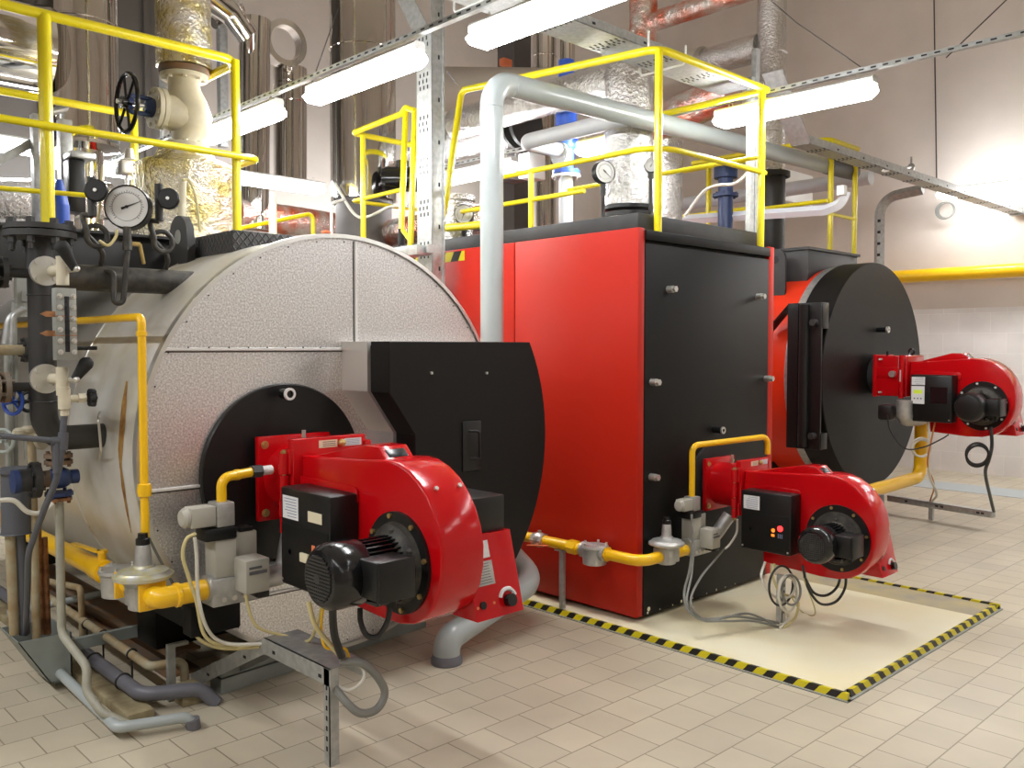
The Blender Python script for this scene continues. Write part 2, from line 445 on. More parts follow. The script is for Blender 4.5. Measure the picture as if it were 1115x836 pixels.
# ================================================================ LAMPS
def lamp(x, y, z, axis, label, L=1.2, group=None):
    """hanging fluorescent batten: housing + faceted diffuser; centre x,y; z of the lens bottom"""
    t = thing('fluorescent_light', label, 'ceiling light', (x, y, z), group)
    d = Y_ if axis == 'Y' else X_; w = X_ if axis == 'Y' else Y_
    c = V((x, y, z)); h = L/2
    g = G(); pr = [c-d*h+w*a+Z_*b for a, b in ((-0.04, 0.088), (-0.04, 0.12), (-0.03, 0.135), (0.03, 0.135), (0.04, 0.12), (0.04, 0.088))]
    g.prism(pr, d*L); obj('housing', g, 'lamp_white', t)
    g = G()
    rs = []
    for s, k in ((-h+0.004, 0.72), (-h+0.05, 1.0), (h-0.05, 1.0), (h-0.004, 0.72)):
        rs.append([g.vert(c+d*s+w*a*k+Z_*(0.084-(0.084-b)*k)) for a, b in ((-0.04, 0.086), (-0.088, 0.035), (-0.05, 0.0), (0.05, 0.0), (0.088, 0.035), (0.04, 0.086))])
    g.rings(rs); obj('diffuser', g, 'tube', t)
    g = G()
    for s in (-0.8, 0.8): g.torus(c+d*h*s+Z_*0.152, w, 0.016, 0.004, 12, 6)
    each('hanging_hook', g, 'zinc', t)
    return t
LZ = 3.33
GRP = None
lamp(3.2, 3.04, LZ-0.03, 'Y', 'large glowing fluorescent light at the top edge above the grey elbow pipe')
lamp(3.2, 4.71, LZ, 'Y', 'glowing fluorescent light hanging left of the perforated galvanised column')
lamp(3.2, 6.33, LZ, 'Y', 'glowing fluorescent light behind the yellow rail corner by the steam valve')
lamp(5.73, 3.17, LZ, 'Y', 'glowing fluorescent light right of the foil pipe above the tall red boiler')
lamp(5.73, 4.875, LZ, 'Y', 'short glowing fluorescent light between the blue safety valve and wide foil duct', 0.55)
lamp(5.73, 6.55, LZ, 'Y', 'glowing fluorescent light seen between the galvanised column and grey pipe')
lamp(11.9, 3.9, 3.60, 'Y', 'glowing fluorescent light by the plain wall above the yellow wall pipe')
lamp(4.55, 8.3, LZ, 'X', 'glowing fluorescent light crossing behind the big chrome flue with black drum')
lamp(3.05, 8.75, LZ, 'X', 'glowing fluorescent light behind the large pressure gauge')
lamp(1.95, 8.3, LZ, 'X', 'glowing fluorescent light behind the thick yellow railing post at far left')
def channel(x, y0, y1, z, label):
    g = G(); g.box(x-0.02, x+0.02, y0, y1, z, z+0.03)
    g.use(1)
    n = int((y1-y0)/0.08)
    for i in range(n):
        y = y0+0.04+i*0.08
        g.box(x-0.0215, x-0.019, y, y+0.035, z+0.010, z+0.020)
    obj('mounting_rail', g, ['galv', 'black_matt'], None, label, 'rail')
channel(3.2, 2.4, 9.0, 3.50, 'slim slotted metal rail carrying the hanging lights above the silver boiler')
channel(5.73, -0.6, 7.4, 3.50, 'slim slotted metal rail carrying the lights above the tall red boiler')
def wire(pts, label, r=0.004):
    obj('hanging_wire', G().cable(pts, r, 6, 3), 'wire', None, label, 'wire')
wire([(5.73, 2.67, 3.54), (5.9, 3.5, 4.3), (6.6, 5.0, 6.0)], 'thin dark wire slanting up from the light right of the foil pipes')
wire([at(1030, 63, X=5.73), (5.9, 1.3, 4.3), (6.3, 1.0, 5.6)], 'thin dark wire slanting up to the top right corner')
wire([at(1017, 0, X=12.55), at(1020, 206, X=12.55)], 'straight vertical dark wire on the plain wall', 0.009)
wire([at(338, 95, X=3.2), at(352, 55, X=3.3), at(368, 10, X=3.4)], 'thin dark wire rising from the light left of the galvanised column')
wire([at(487, 78, X=3.6), at(500, 95, X=4.4)], 'short thin dark wire beside the galvanised column')

W = bpy.data.worlds.new('world'); SC.world = W; W.use_nodes = True
W.node_tree.nodes['Background'].inputs[0].default_value = (0.9, 0.92, 1.0, 1)
W.node_tree.nodes['Background'].inputs[1].default_value = 0.3
def area(x, y, z, sx, sy, e, rot=(0, 0, 0), col=(0.98, 0.99, 1.0)):
    l = bpy.data.lights.new('unseen_light', 'AREA'); l.shape = 'RECTANGLE'; l.size = sx; l.size_y = sy; l.energy = e; l.color = col
    o = bpy.data.objects.new('unseen_light', l); COL.objects.link(o); o.location = (x, y, z); o.rotation_euler = rot
# the rows of battens go on over the camera's head and down the hall
for x in (0.4, 3.2, 5.73, 9.9):
    for y in (-3.2, -1.4, 0.4, 1.6):
        if x == 3.2 and y > 1: continue
        area(x, y, 3.45, 0.15, 1.2, 7 if x < 4 else 17)
for y in (1.8, 3.4, 5.0, 6.6): area(-0.9, y, 3.45, 0.15, 1.2, 44)   # the aisle left of the silver boiler
for x, e in ((4.2, 22), (6.2, 26), (8.2, 34), (10.2, 34)): area(x, 11.6, 3.3, 1.2, 0.15, e, (math.radians(125), 0, 0))   # unseen lights added to brighten the back wall
for y in (1.9, 0.0): area(11.7, y, 3.6, 0.15, 1.2, 48)
SC.view_settings.view_transform = 'Standard'; SC.view_settings.look = 'None'
SC.view_settings.exposure = 0.0; SC.view_settings.gamma = 1.0; SC.view_settings.use_curve_mapping = False
# ================================================================ GAS BURNERS
def burner(loc, s, label, variant, kz=1.0, rk=1.0, du=0.0):
    """local frame: x across, y = -u (u grows out from the boiler front), z up; origin = centre of the mounting flange"""
    t = thing('gas_burner', label, 'burner', loc, None, s)
    def L(name, g, m, parent=None, lab=None): return obj(name, g, m, parent or t, lab, local=True)
    U = lambda x, u, z: V((x, -u, z))
    # blast tube + gasket
    g = G(); g.cyl(U(0, -0.07, 0), U(0, 0.0, 0), 0.175, n=36); L('blast_tube', g, 'black_matt')
    # mounting flange
    if variant != 'box':
        g = G(); g.box(-0.2, 0.2, -0.035, 0, -0.205, 0.205, 0.006)
        fl = L('mounting_flange', g, 'red_gloss')
        g = G()
        for x in (-0.165, 0.165):
            for z in (-0.165, 0.165): g.hexbolt(U(x, 0.035, z), (0, -1, 0), 0.014, 0.012).cyl(U(x, 0.035, z), U(x, 0.038, z), 0.02, n=14)
        each('flange_bolt', g, 'brass', fl, 0.001, True)
        g = G(); g.cyl(U(0, 0.035, 0), U(0, 0.29, 0), 0.172, n=40); L('burner_neck', g, 'red_gloss')
        # swing plate with labels
        g = G(); g.box(-0.185, 0.21, -0.335, -0.285, -0.2, 0.215, 0.005)
        g.box(0.19, 0.245, -0.335, -0.285, -0.2, 0.185, 0.005)
        sp = L('swing_plate', g, 'red_gloss')
        g = G(); g.box(-0.05, 0.05, -0.3365, -0.335, 0.165, 0.2)
        g.use(1)
        for k in range(3): g.box(-0.03, 0.04, -0.3372, -0.3366, 0.172+k*0.009, 0.175+k*0.009)
        L('rating_label', g, ['cream_plastic', 'ink'], sp)
        g = G(); g.box(0.09, 0.185, -0.3365, -0.335, 0.165, 0.2)
        g.use(1)
        for k in range(4): g.box(0.1, 0.175, -0.3372, -0.3366, 0.17+k*0.007, 0.172+k*0.007)
        L('warning_label', g, ['label_white', 'ink_blue'], sp)
        g = G(); g.ball(U(0.068, 0.35, 0.183), 0.019).cyl(U(0.068, 0.335, 0.183), U(0.068, 0.35, 0.183), 0.011, n=12); L('locking_knob', g, 'brass', sp)
        # hinge with pin on the near side
        g = G()
        for z0, z1, r in ((0.055, 0.15, 0.026), (-0.06, 0.05, 0.022), (-0.14, -0.065, 0.026), (-0.215, -0.145, 0.022)): g.cyl(U(-0.205, 0.29, z0), U(-0.205, 0.29, z1), r, n=18)
        g.box(-0.2, -0.1, -0.33, -0.27, 0.05, 0.17, 0.012); g.box(-0.2, -0.1, -0.33, -0.27, -0.2, -0.1, 0.012)
        L('hinge', g, 'red_gloss')
        g = G(); g.cyl(U(-0.205, 0.29, -0.235), U(-0.205, 0.29, 0.165), 0.010, n=12); g.hexbolt(U(-0.205, 0.29, 0.15), Z_, 0.016, 0.01)
        L('hinge_pin', g, 'brass')
        g = G(); g.cyl(U(-0.02, 0.15, 0.17), U(-0.02, 0.15, 0.235), 0.010, n=12); L('test_nipple', g, 'zinc')
    else:
        g = G(); g.box(-0.2, 0.2, -0.035, 0, -0.205, 0.205, 0.006); fl = L('mounting_flange', g, 'red_gloss')
        g = G(); g.box(-0.19, 0.19, -0.25, -0.03, -0.195, 0.195, 0.012); g.box(-0.198, -0.15, -0.26, -0.03, -0.02, 0.085, 0.008)
        L('burner_neck', g, 'red_gloss')
        g = G(); g.box(-0.19, 0.21, -0.33, -0.25, -0.2, 0.2, 0.02); sp = L('swing_plate', g, 'red_gloss')
        g = G(); g.cyl(U(-0.215, 0.285, -0.21), U(-0.215, 0.285, 0.2), 0.024, n=18); L('hinge', g, 'red_gloss')
        g = G(); g.cyl(U(-0.245, 0.285, -0.05), U(-0.245, 0.285, 0.06), 0.006, n=10); L('hinge_pin', g, 'white_ring')
        g = G()
        for u, z in ((0.08, 0.16), (0.08, -0.16)): g.cyl(U(-0.19, u, z), U(-0.235, u, z), 0.009, n=10)
        each('flange_bolt', g, 'white_ring', fl, 0.001, True)
        g = G(); g.cyl(U(-0.19, 0.2, 0.02), U(-0.24, 0.2, 0.02), 0.03, n=20); L('locking_knob', g, 'zinc')
        g = G(); g.torus(U(-0.03, 0.3, 0.235), X_, 0.025, 0.008, 16, 8); g.cyl(U(-0.03, 0.3, 0.195), U(-0.03, 0.3, 0.215), 0.012, n=12)
        g.cyl(U(-0.1, 0.1, 0.195), U(-0.1, 0.1, 0.235), 0.012, n=12); L('lifting_eye', g, 'black_gloss')
    # fan housing: air duct + spiral
    out = [(0.335, 0.138), (0.50, 0.146), (0.80, 0.164), (1.0, 0.178), (1.07, 0.172), (1.14, 0.148), (1.20, 0.112), (1.255, 0.062), (1.30, 0.0),
           (1.332, -0.07), (1.348, -0.15), (1.346, -0.23), (1.328, -0.305), (1.292, -0.37), (1.24, -0.42), (1.17, -0.458), (1.08, -0.478), (0.95, -0.482),
           (0.50, -0.46), (0.48, -0.21), (0.335, -0.2)]
    out = [(u-du*min(1, max(0, (u-0.55)/0.3)), z*kz if z < -0.21 else z) for u, z in out]
    g = G(); g.prism([U(-0.14, u, z) for u, z in out], (0.22, 0, 0), 0.012, 3)
    fh = L('fan_housing', g, 'red_gloss')
    g = G(); g.prism([U(-0.142, u, z) for u, z in ((0.34, -0.02), (0.34, 0.05), (0.78, 0.045), (0.80, 0.03), (0.80, -0.02))], (-0.012, 0, 0), 0.004)
    L('side_rib', g, 'red_gloss', fh)
    g = G()
    for u, x in ((1.24-du, -0.08), (1.24-du, 0.04)): g.hexbolt(U(x, u, 0.082), U(0, 0.75, 0.66), 0.010, 0.008)
    g.hexbolt(U(0.075, 1.27-du, -0.12), X_, 0.012, 0.01)
    L('housing_screws', g, 'zinc', fh)
    # viewing window hood on top
    g = G(); g.prism([U(-0.115, 0.40, 0.140), U(-0.115, 0.80-du, 0.222), U(-0.115, 0.90-du, 0.222), U(-0.115, 0.96-du, 0.165), U(-0.115, 0.40, 0.12)], (0.15, 0, 0), 0.006)
    hd = L('window_hood', g, 'red_gloss', fh)
    n_ = U(0, 0.69, 0.72).normalized(); c_ = U(-0.04, 0.93-du, 0.1935)
    d_ = U(0, 0.72, -0.69).normalized()
    g = G(); g.obox(c_, X_*0.05, d_*0.022, n_*0.003, 0.003); L('window_glass', g, 'glass_dark', fh)
    # motor
    mo = V((0, -1.08, -0.225))
    g = G(); cu, cz = 1.08-du, -0.225*kz
    g.cyl(U(-0.139, cu, cz), U(-0.156, cu, cz), 0.205*rk, n=48)
    mp = L('motor_plate', g, 'black_satin')
    g = G()
    for k in range(8):
        a = 2*PI*k/8+0.2; g.hexbolt(U(-0.156, cu+0.188*rk*math.cos(a), cz+0.188*rk*math.sin(a)), -X_, 0.011, 0.010)
    each('plate_bolt', g, 'brass' if variant != 'box' else 'white_ring', mp, 0.001, True)
    g = G(); g.lathe([(0.165*rk, 0), (0.155*rk, 0.02), (0.125, 0.03), (0.105, 0.05)], U(-0.156, cu, cz), -X_, 40)
    for k in range(6):
        a = 2*PI*k/6+0.5; c = U(-0.165, cu+0.13*math.cos(a), cz+0.13*math.sin(a)); g.ball(c, 0.026, n=10)
    L('motor_flange', g, 'dirty_black', mp)
    cowl0, cowl1 = (-0.345, -0.515)
    g = G(); g.cyl(U(-0.17, cu, cz), U(cowl0, cu, cz), 0.098, n=40)
    for k in range(32):
        a = 2*PI*k/32; d = U(0, math.cos(a), math.sin(a)); tt = U(0, -math.sin(a), math.cos(a))
        g.obox(U(-0.265, cu, cz)+d*0.106, (0.082, 0, 0), d*0.012, tt*0.003)
    g.box(-0.33, -0.21, -cu-0.11, -cu+0.11, cz-0.122, cz-0.1, 0.004)
    mb = L('motor', g, 'black_gloss')
    g = G(); g.lathe([(0.122, 0), (0.128, 0.012), (0.128, 0.105), (0.122, 0.14), (0.105, 0.162), (0.085, 0.168)], U(cowl0, cu, cz), -X_, 48)
    cw = L('fan_cowl', g, 'black_gloss' if variant != 'box' else 'black_satin', mb)
    if variant != 'box':
        g = G(); xg = cowl0-0.170
        for k in range(-6, 7):
            q = k*0.0135; w = math.sqrt(max(0, 0.088**2-q*q))
            g.obox(U(xg, cu, cz+q), (0.003, 0, 0), (0, w, 0), (0, 0, 0.0035)); g.obox(U(xg, cu+q, cz), (0.0025, 0, 0), (0, 0.0022, 0), (0, 0, w))
        g.cyl(U(xg+0.002, cu, cz), U(xg-0.004, cu, cz), 0.02, n=20)
        L('fan_grille', g, 'dark_steel', mb)
    g = G(); g.box(-0.40, -0.235, -cu-0.215, -cu-0.09, cz-0.07, cz+0.075, 0.008); g.box(-0.40, -0.235, -cu-0.23, -cu-0.212, cz-0.074, cz+0.079, 0.006)
    g.box(-0.38, -0.255, -cu-0.1, -cu, cz-0.05, cz+0.05)
    L('terminal_box', g, 'black_satin', mb)
    g = G(); g.cyl(U(-0.29, cu+0.16, cz-0.07), U(-0.29, cu+0.16, cz-0.12), 0.014, n=12); L('cable_gland', g, 'black_matt', mb)
    # control box
    x0, x1, u0, u1, z0, z1 = -0.285, -0.14, 0.395, 0.80-du*0.3, -0.415, 0.02
    g = G(); g.box(x0, x1, -u1, -u0, z0, z1, 0.012)
    cb = L('control_box', g, 'black_satin')
    g = G(); g.box(x0-0.004, x0+0.002, -u1+0.012, -u0-0.012, z0+0.012, z1-0.155, 0.003); L('cover_panel', g, 'black_panel', cb)
    xs = x0-0.0012
    def sticker(name, ua, ub, za, zb, m, rows=0, ink='ink', x=xs, par=cb):
        g = G(); g.box(x-0.0012, x+0.0012, -ub, -ua, za, zb)
        if rows:
            g.use(1)
            for k in range(rows):
                zz = za+(zb-za)*(0.12+0.76*k/max(1, rows-1)); g.box(x-0.0018, x-0.0011, -ub+(ub-ua)*0.1, -ua-(ub-ua)*(0.1+0.25*random.random()), zz-0.0016, zz+0.0016)
        L(name, g, [m, ink], par)
    if variant != 'box':
        sticker('type_label', 0.42, 0.55, -0.115, -0.015, 'label_white', 7, 'ink_blue')
        g = G(); g.cyl(U(x0, 0.48, -0.26), U(x0-0.004, 0.48, -0.26), 0.012, n=16); L('reset_hole', g, 'black_matt', cb)
    if variant == 'plain':
        sticker('reset_button', 0.63, 0.74, -0.105, -0.06, 'cream_plastic')
        g = G(); g.box(x0-0.014, x0, -0.64, -0.575, -0.285, -0.245, 0.004); L('rocker_switch', g, 'cream_plastic', cb)
        g = G(); g.box(x0-0.005, x0, -0.69, -0.66, -0.235, -0.20, 0.003); L('pilot_light', g, 'orange', cb)
    elif variant == 'lit':
        g = G(); g.cyl(U(x0, 0.72, -0.225), U(x0-0.01, 0.72, -0.225), 0.021, n=18); L('fault_lamp', g, 'led_red', cb)
        g = G(); g.cyl(U(x0, 0.665, -0.245), U(x0-0.008, 0.665, -0.245), 0.014, n=18); g.box(x0-0.006, x0, -0.675, -0.65, -0.29, -0.272); L('run_lamp', g, 'led_orange', cb)
        g = G()
        for k in range(3): g.box(x0-0.006, x0-0.003, -0.71-k*0.014, -0.702-k*0.014, -0.295, -0.265)
        L('counter', g, 'ink_blue', cb)
    else:
        sticker('type_label', 0.41, 0.53, -0.075, 0.0, 'label_white', 4)
        sticker('display_panel', 0.41, 0.53, -0.25, -0.085, 'label_white', x=x0-0.0058)
        g = G(); g.box(x0-0.0095, x0-0.006, -0.51, -0.43, -0.155, -0.12); L('display_screen', g, 'lcd', cb)
        g = G()
        for k in range(3): g.cyl(U(x0-0.006, 0.44+k*0.03, -0.2), U(x0-0.0095, 0.44+k*0.03, -0.2), 0.007, n=10)
        L('panel_buttons', g, 'ink', cb)
        sticker('cover_window', 0.58, 0.73, -0.24, -0.09, 'black_gloss', x=x0-0.0058)
    g = G()
    for u, z in ((0.415, -0.39), (0.78-du*0.3, -0.39)): g.cyl(U(x0-0.004, u, z), U(x0-0.007, u, z), 0.007, n=10)
    L('box_screws', g, 'zinc', cb)
    # air damper box on the far side
    pr = [U(0.08, 0.95-du, -0.47*kz), U(0.08, 1.30-du, -0.47*kz), U(0.08, 1.215-du, -0.14*kz), U(0.08, 0.95-du, -0.14*kz)]
    g = G(); g.prism(pr, (0.265, 0, 0), 0.004); db = L('damper_box', g, 'red_gloss')
    g = G(); g.box(0.085, 0.325, -1.20+du, -0.95+du, -0.14*kz, 0.01, 0.006); L('servo_cover', g, 'black_satin')
    f0 = U(0, 1.30-du, -0.47*kz); f1 = U(0, 1.215-du, -0.14*kz); fd = (f1-f0).normalized(); fn = U(0, 0.968, 0.249).normalized()
    def onf(x, k): return f0 + fd*k + X_*x + fn*0.001
    def fpanel(name, xa, xb, ka, kb, m, rows=0):
        g = G(); g.obox((onf(xa, ka)+onf(xb, kb))/2, X_*(xb-xa)/2, fd*(kb-ka)/2, fn*0.0012)
        if rows:
            g.use(1)
            for k in range(rows):
                kk = ka+(kb-ka)*(0.1+0.8*k/(rows-1)); g.obox(onf((xa+xb)/2-random.random()*0.01, kk)+fn*0.0012, X_*(xb-xa)*0.40, fd*0.0015, fn*0.0006)
        L(name, g, [m, 'ink'], db)
    if variant == 'plain':
        fpanel('plate_label', 0.10, 0.205, 0.245, 0.315, 'label_white')
        fpanel('rating_plate', 0.10, 0.21, 0.135, 0.232, 'cast_alu', 8)
    else:
        fpanel('plate_label', 0.27, 0.32, 0.27, 0.29, 'label_white')
    g = G(); c = onf(0.265, 0.055); g.cyl(c, c+fn*0.028, 0.026, n=24); L('dial_knob', g, 'black_gloss', db)
    g = G(); g.torus(c+fd*0.005, fn, 0.043, 0.009, 20, 6, PI*1.08, PI*1.9)
    M_ = g.bm; L('dial_scale', g, 'label_white', db)
    g = G(); c = onf(0.125, 0.06); g.cyl(c, c+fn*0.006, 0.016, n=18); L('reset_button', g, 'black_satin', db)
    if variant == 'plain':
        g = G()
        for x, k in ((0.065+0.03, 0.055), (0.185, 0.06)): g.cyl(onf(x, k), onf(x, k)+fn*0.004, 0.006, n=10)
        L('marker_dots', g, 'orange', db)
    return t

BA = burner((2.245, 3.93, 1.065), 1.0, 'largest and nearest red gas burner, on the black disc of the silver boiler', 'plain')
BB = burner((5.0, 3.262, 0.81), 0.83, 'red gas burner with glowing red indicator lamps on the tall red boiler', 'lit', 1.15, 1.14)
BC = burner((8.1, 3.53, 1.445), 0.93, 'red gas burner with a small display panel on the round black door', 'box', 1.12, 1.08, 0.10)
# ================================================================ BOILER A (silver, round)
AX, AZ, AR, AY = 2.605, 1.195, 1.09, 4.0
A = thing('steam_boiler', 'round silver clad boiler with embossed front and black smoke box', 'boiler', (AX, AY+2, 0))
def disc_ring(y0, y1, r, n=96): return G().cyl((AX, y0, AZ), (AX, y1, AZ), r, n=n)
g = G(); g.lathe([(1.0, 0.02), (AR, 0.02), (AR, 0.95), (1.02, 0.95)], (AX, AY, AZ), Y_, 96, cap=False)
obj('front_jacket', g, 'clad', A)
g = G(); g.lathe([(1.0, 0.9), (1.06, 0.9), (1.06, 3.9), (0.9, 4.0), (0.3, 4.05)], (AX, AY, AZ), Y_, 96)
obj('rear_jacket', g, 'clad_plain', A)
g = G(); g.lathe([(0.3, 0.0), (AR-0.004, 0.0), (AR-0.004, 0.03), (0.3, 0.03)], (AX, AY, AZ), Y_, 96)
fp = obj('front_plate', g, 'emboss', A)
g = G(); g.lathe([(AR-0.012, -0.012), (AR+0.010, -0.010), (AR+0.012, 0.03), (AR-0.002, 0.03)], (AX, AY, AZ), Y_, 96, cap=False)
g.torus((AX, AY+0.95, AZ), Y_, AR-0.003, 0.008, 96, 6)
obj('rim_bead', g, 'zinc', A)
def zx(z): return math.sqrt(AR*AR-(z-AZ)**2)
g = G()
def seam(g, p, q):
    p, q = V(p), V(q); d = (q-p).normalized(); w = d.cross(Y_)
    g.use(0); g.prism([p+w*0.009, p+w*0.006-Y_*0.012, p-w*0.004-Y_*0.012, p-w*0.009], q-p)
    g.use(1); g.prism([p-w*0.009, p-w*0.009-Y_*0.003, p-w*0.0135-Y_*0.003, p-w*0.0135], q-p)
for z, xe in ((1.69, AX), (1.05, 1.84), (0.47, None)):
    seam(g, (AX-zx(z)+0.012, AY, z), (xe if xe else AX+zx(z)-0.012, AY, z))
x = 2.673; seam(g, (x, AY, AZ+math.sqrt(AR**2-(x-AX)**2)-0.02), (x, AY, 1.73))
each('seam_strip', g, ['seam_light', 'dark_steel'], fp)
g = G()
for a in range(0, 360, 9):
    q = math.radians(a); p = V((AX+(AR-0.03)*math.cos(q), AY-0.001, AZ+(AR-0.03)*math.sin(q))); g.cyl(p, p-Y_*0.003, 0.004, n=8)
for i in range(8): p = V((1.75+i*0.1, AY-0.009, 1.70)); g.cyl(p, p-Y_*0.003, 0.004, n=8)
obj('rivets', g, 'dark_steel', fp)
# black burner door
DX, DZ, DR = 2.237, 1.078, 0.442
g = G(); g.lathe([(0.16, -0.03), (DR-0.006, -0.03), (DR, -0.024), (DR, 0.02)], (DX, AY, DZ), Y_, 72)
bd = obj('burner_door', g, 'black_satin', A)
p = at(316, 429, Y=3.86)
g = G(); g.cyl((p.x, 3.93, p.z), (p.x, 3.87, p.z), 0.026, n=24); obj('sight_tube', g, 'black_gloss', bd)
g = G(); g.lathe([(0.018, 0), (0.030, 0), (0.030, 0.012), (0.018, 0.012)], (p.x, 3.858, p.z), Y_, 28, cap=False); obj('sight_ring', g, 'white_ring', bd)
# smoke box, silver sides and a black lid
SX, SZ_, SR = 2.555, 1.2, 1.145
zt = 1.73
def smoke(inset=0.0):
    xa = 2.586+inset; za = zt-inset
    pts = [(xa, za)]
    a0 = math.asin((za-SZ_)/(SR-inset)); a1 = math.asin((0.50-SZ_)/(SR-inset))
    for k in range(25):
        a = a0+(a1-a0)*k/24; pts.append((SX+(SR-inset)*math.cos(a), SZ_+(SR-inset)*math.sin(a)))
    pts += [(2.745+inset, 0.50+inset), (2.745+inset, 1.255), (xa, 1.475)]
    return pts
g = G(); g.prism([(x, 3.765, z) for x, z in smoke(0.0)], (0, AY-3.765, 0)); sb = obj('smoke_box', g, 'clad_plain', A)
g = G(); g.prism([(x, 3.735, z) for x, z in smoke(0.02)], (0, 0.04, 0)); obj('smoke_box_seal', g, 'black_matt', sb)
g = G(); g.prism([(x, 3.578, z) for x, z in smoke(0.0)], (0, 0.158, 0), 0.004, 1); ld = obj('smoke_box_lid', g, 'black_panel', A)
g = G()
for q in ((469, 406), (529, 406)):
    p = at(*q, Y=3.578); g.cyl(p, p-Y_*0.012, 0.007, n=12)
obj('lid_screws', g, 'zinc', ld)
a, b = at(503, 459, Y=3.578), at(523, 511, Y=3.578)
g = G(); g.box(a.x, b.x, 3.570, 3.579, b.z, a.z, 0.002); hp = obj('latch_plate', g, 'black_satin', ld)
p, q = at(511, 469, Y=3.57), at(512, 499, Y=3.57)
g = G(); g.pipe([p, p+V((0.03, -0.045, 0)), q+V((0.03, -0.045, 0)), q], 0.007, 0.015, 10); obj('handle', g, 'black_satin', ld)
# feet and top fittings
g = G()
g.box(1.80, AX+0.72, 4.55, 4.80, 0.13, 0.52, 0.004)
g.box(1.80, AX+0.72, 6.9, 7.05, 0.13, 0.52, 0.004)
each('saddle', g, 'black_panel', A)
g = G()
for sgn in (-1, 1):
    x = AX+sgn*0.70
    g.box(x-0.09, x+0.09, 4.45, 7.4, 0.0, 0.014); g.box(x-0.09, x+0.09, 4.45, 7.4, 0.116, 0.13); g.box(x-0.008, x+0.008, 4.45, 7.4, 0.01, 0.12)
each('skid_beam', g, 'rust_steel', A)
# bracket low on the front
p0, p1 = at(273, 617, Y=3.96), at(304, 634, Y=3.96)
g = G(); g.box(1.99, 2.35, 3.93, 3.99, 0.555, 0.635, 0.004); obj('bracket', g, 'galv_dull', A)
# lifting eye plate
c = at(196, 258, X=2.13)
g = G(); yy = c.y
out = [(-0.12, -0.3), (0.12, -0.3), (0.12, 0.0)]+[(0.12*math.cos(a), 0.12*math.sin(a)) for a in [PI*k/10 for k in range(1, 11)]]
g.prism([(c.x-0.012, yy-u, c.z+w) for u, w in out], (0.045, 0, 0))
le = obj('lifting_plate', g, 'dark_steel', A)
g = G(); g.cyl((c.x-0.0135, yy, c.z), (c.x-0.0125, yy, c.z), 0.04, n=24); obj('lifting_hole', g, 'galv_dull', le)
# step well lined with chequer plate on top of the shell
g = G(); g.box(2.20, 3.0, 4.44, 5.56, 2.0, 2.325, 0.004); obj('top_platform', g, 'tread', A)
g = G(); g.box(0.2, 2.15, 5.29, 8.2, 2.28, 2.32); obj('side_walkway', g, 'tread', A)
g = G(); g.box(-1.0, 2.25, 5.20, 5.26, 2.12, 2.34, 0.003); g.box(-1.0, 2.25, 5.14, 5.26, 2.33, 2.345); obj('walkway_beam', g, 'dark_steel', A)
g = G(); g.pipe([at(97, 449, Y=4.45)+V((0.05, 0, 0)), at(107, 455, Y=4.3), at(110, 490, Y=4.3), at(97, 501, Y=4.45)+V((0.05, 0, 0))], 0.006, 0.03, 8); obj('grab_handle', g, 'zinc', A)

def on_shell(px, py, r=None):
    r = r or AR; d = FW + RT*((px-557.5)/F_PX) - UP*((py-418)/F_PX)
    a = d.x*d.x+d.z*d.z; b = 2*(-AX*d.x+(EYE-AZ)*d.z); c_ = AX*AX+(EYE-AZ)**2-r*r
    t = (-b-math.sqrt(max(0, b*b-4*a*c_)))/(2*a)
    return V((0, 0, EYE))+d*t
g = G()
for pts, ws in ((((138, 415), (135, 440), (133, 465), (131, 490), (131, 510)), (0.010, 0.030, 0.034, 0.028, 0.010)), (((131, 505), (134, 530), (138, 555), (143, 580)), (0.012, 0.020, 0.014, 0.004))):
    ps = [on_shell(*q, r=AR+0.0015) for q in pts]
    L_ = [g.vert(p-Y_*w) for p, w in zip(ps, ws)]; R_ = [g.vert(p+Y_*w) for p, w in zip(ps, ws)]
    for i in range(len(ps)-1): g.face([L_[i], R_[i], R_[i+1], L_[i+1]])
obj('rust_streak', g, 'rust', A)

# ================================================================ BOILER B (tall red box)
BX0, BX1, BY, BZ0, BZ1 = 4.205, 5.767, 3.301, 0.06, 2.415
B = thing('boiler', 'tall red box shaped boiler with a flat black front, in the middle', 'boiler', ((BX0+BX1)/2, BY+2, 0))
g = G(); g.box(BX0+0.06, BX1-0.06, BY+0.03, 7.3, BZ0, 2.395); obj('casing', g, 'black_matt', B)
for side, (xa, xb) in (('near', (BX0, BX0+0.062)), ('far', (BX1-0.07, BX1))):
    g = G(); g.box(xa, xb, BY, 4.362, BZ0, BZ1, 0.006); obj('side_panel', g, 'red_panel', B)
    g = G(); g.box(xa, xb, 4.37, 5.43, BZ0, BZ1, 0.006); obj('side_panel', g, 'red_panel', B)
    g = G(); g.box(xa, xb, 5.438, 7.3, BZ0, BZ1, 0.006); obj('side_panel', g, 'red_panel', B)
g = G(); g.box(BX0+0.064, BX1-0.072, BY-0.002, BY+0.08, BZ0, 2.325, 0.004); fd_ = obj('front_door', g, 'black_panel', B)
g = G(); g.box(BX0+0.064, BX1-0.072, BY-0.012, BY+0.08, 2.345, 2.405, 0.004); obj('top_rail', g, 'black_panel', B)
g = G(); g.box(4.30, 5.70, BY+0.08, 7.2, 2.39, 2.52, 0.004); obj('roof_plinth', g, 'dark_steel', B)
for q in ((727, 315), (824, 323), (709, 416), (833, 412), (708, 519)):
    p = at(*q, Y=BY); g = G(); g.cyl(p, p-Y_*0.045, 0.022, n=18).hexbolt(p-Y_*0.045, -Y_, 0.020, 0.02)
    obj('door_bolt', g, 'zinc', fd_)
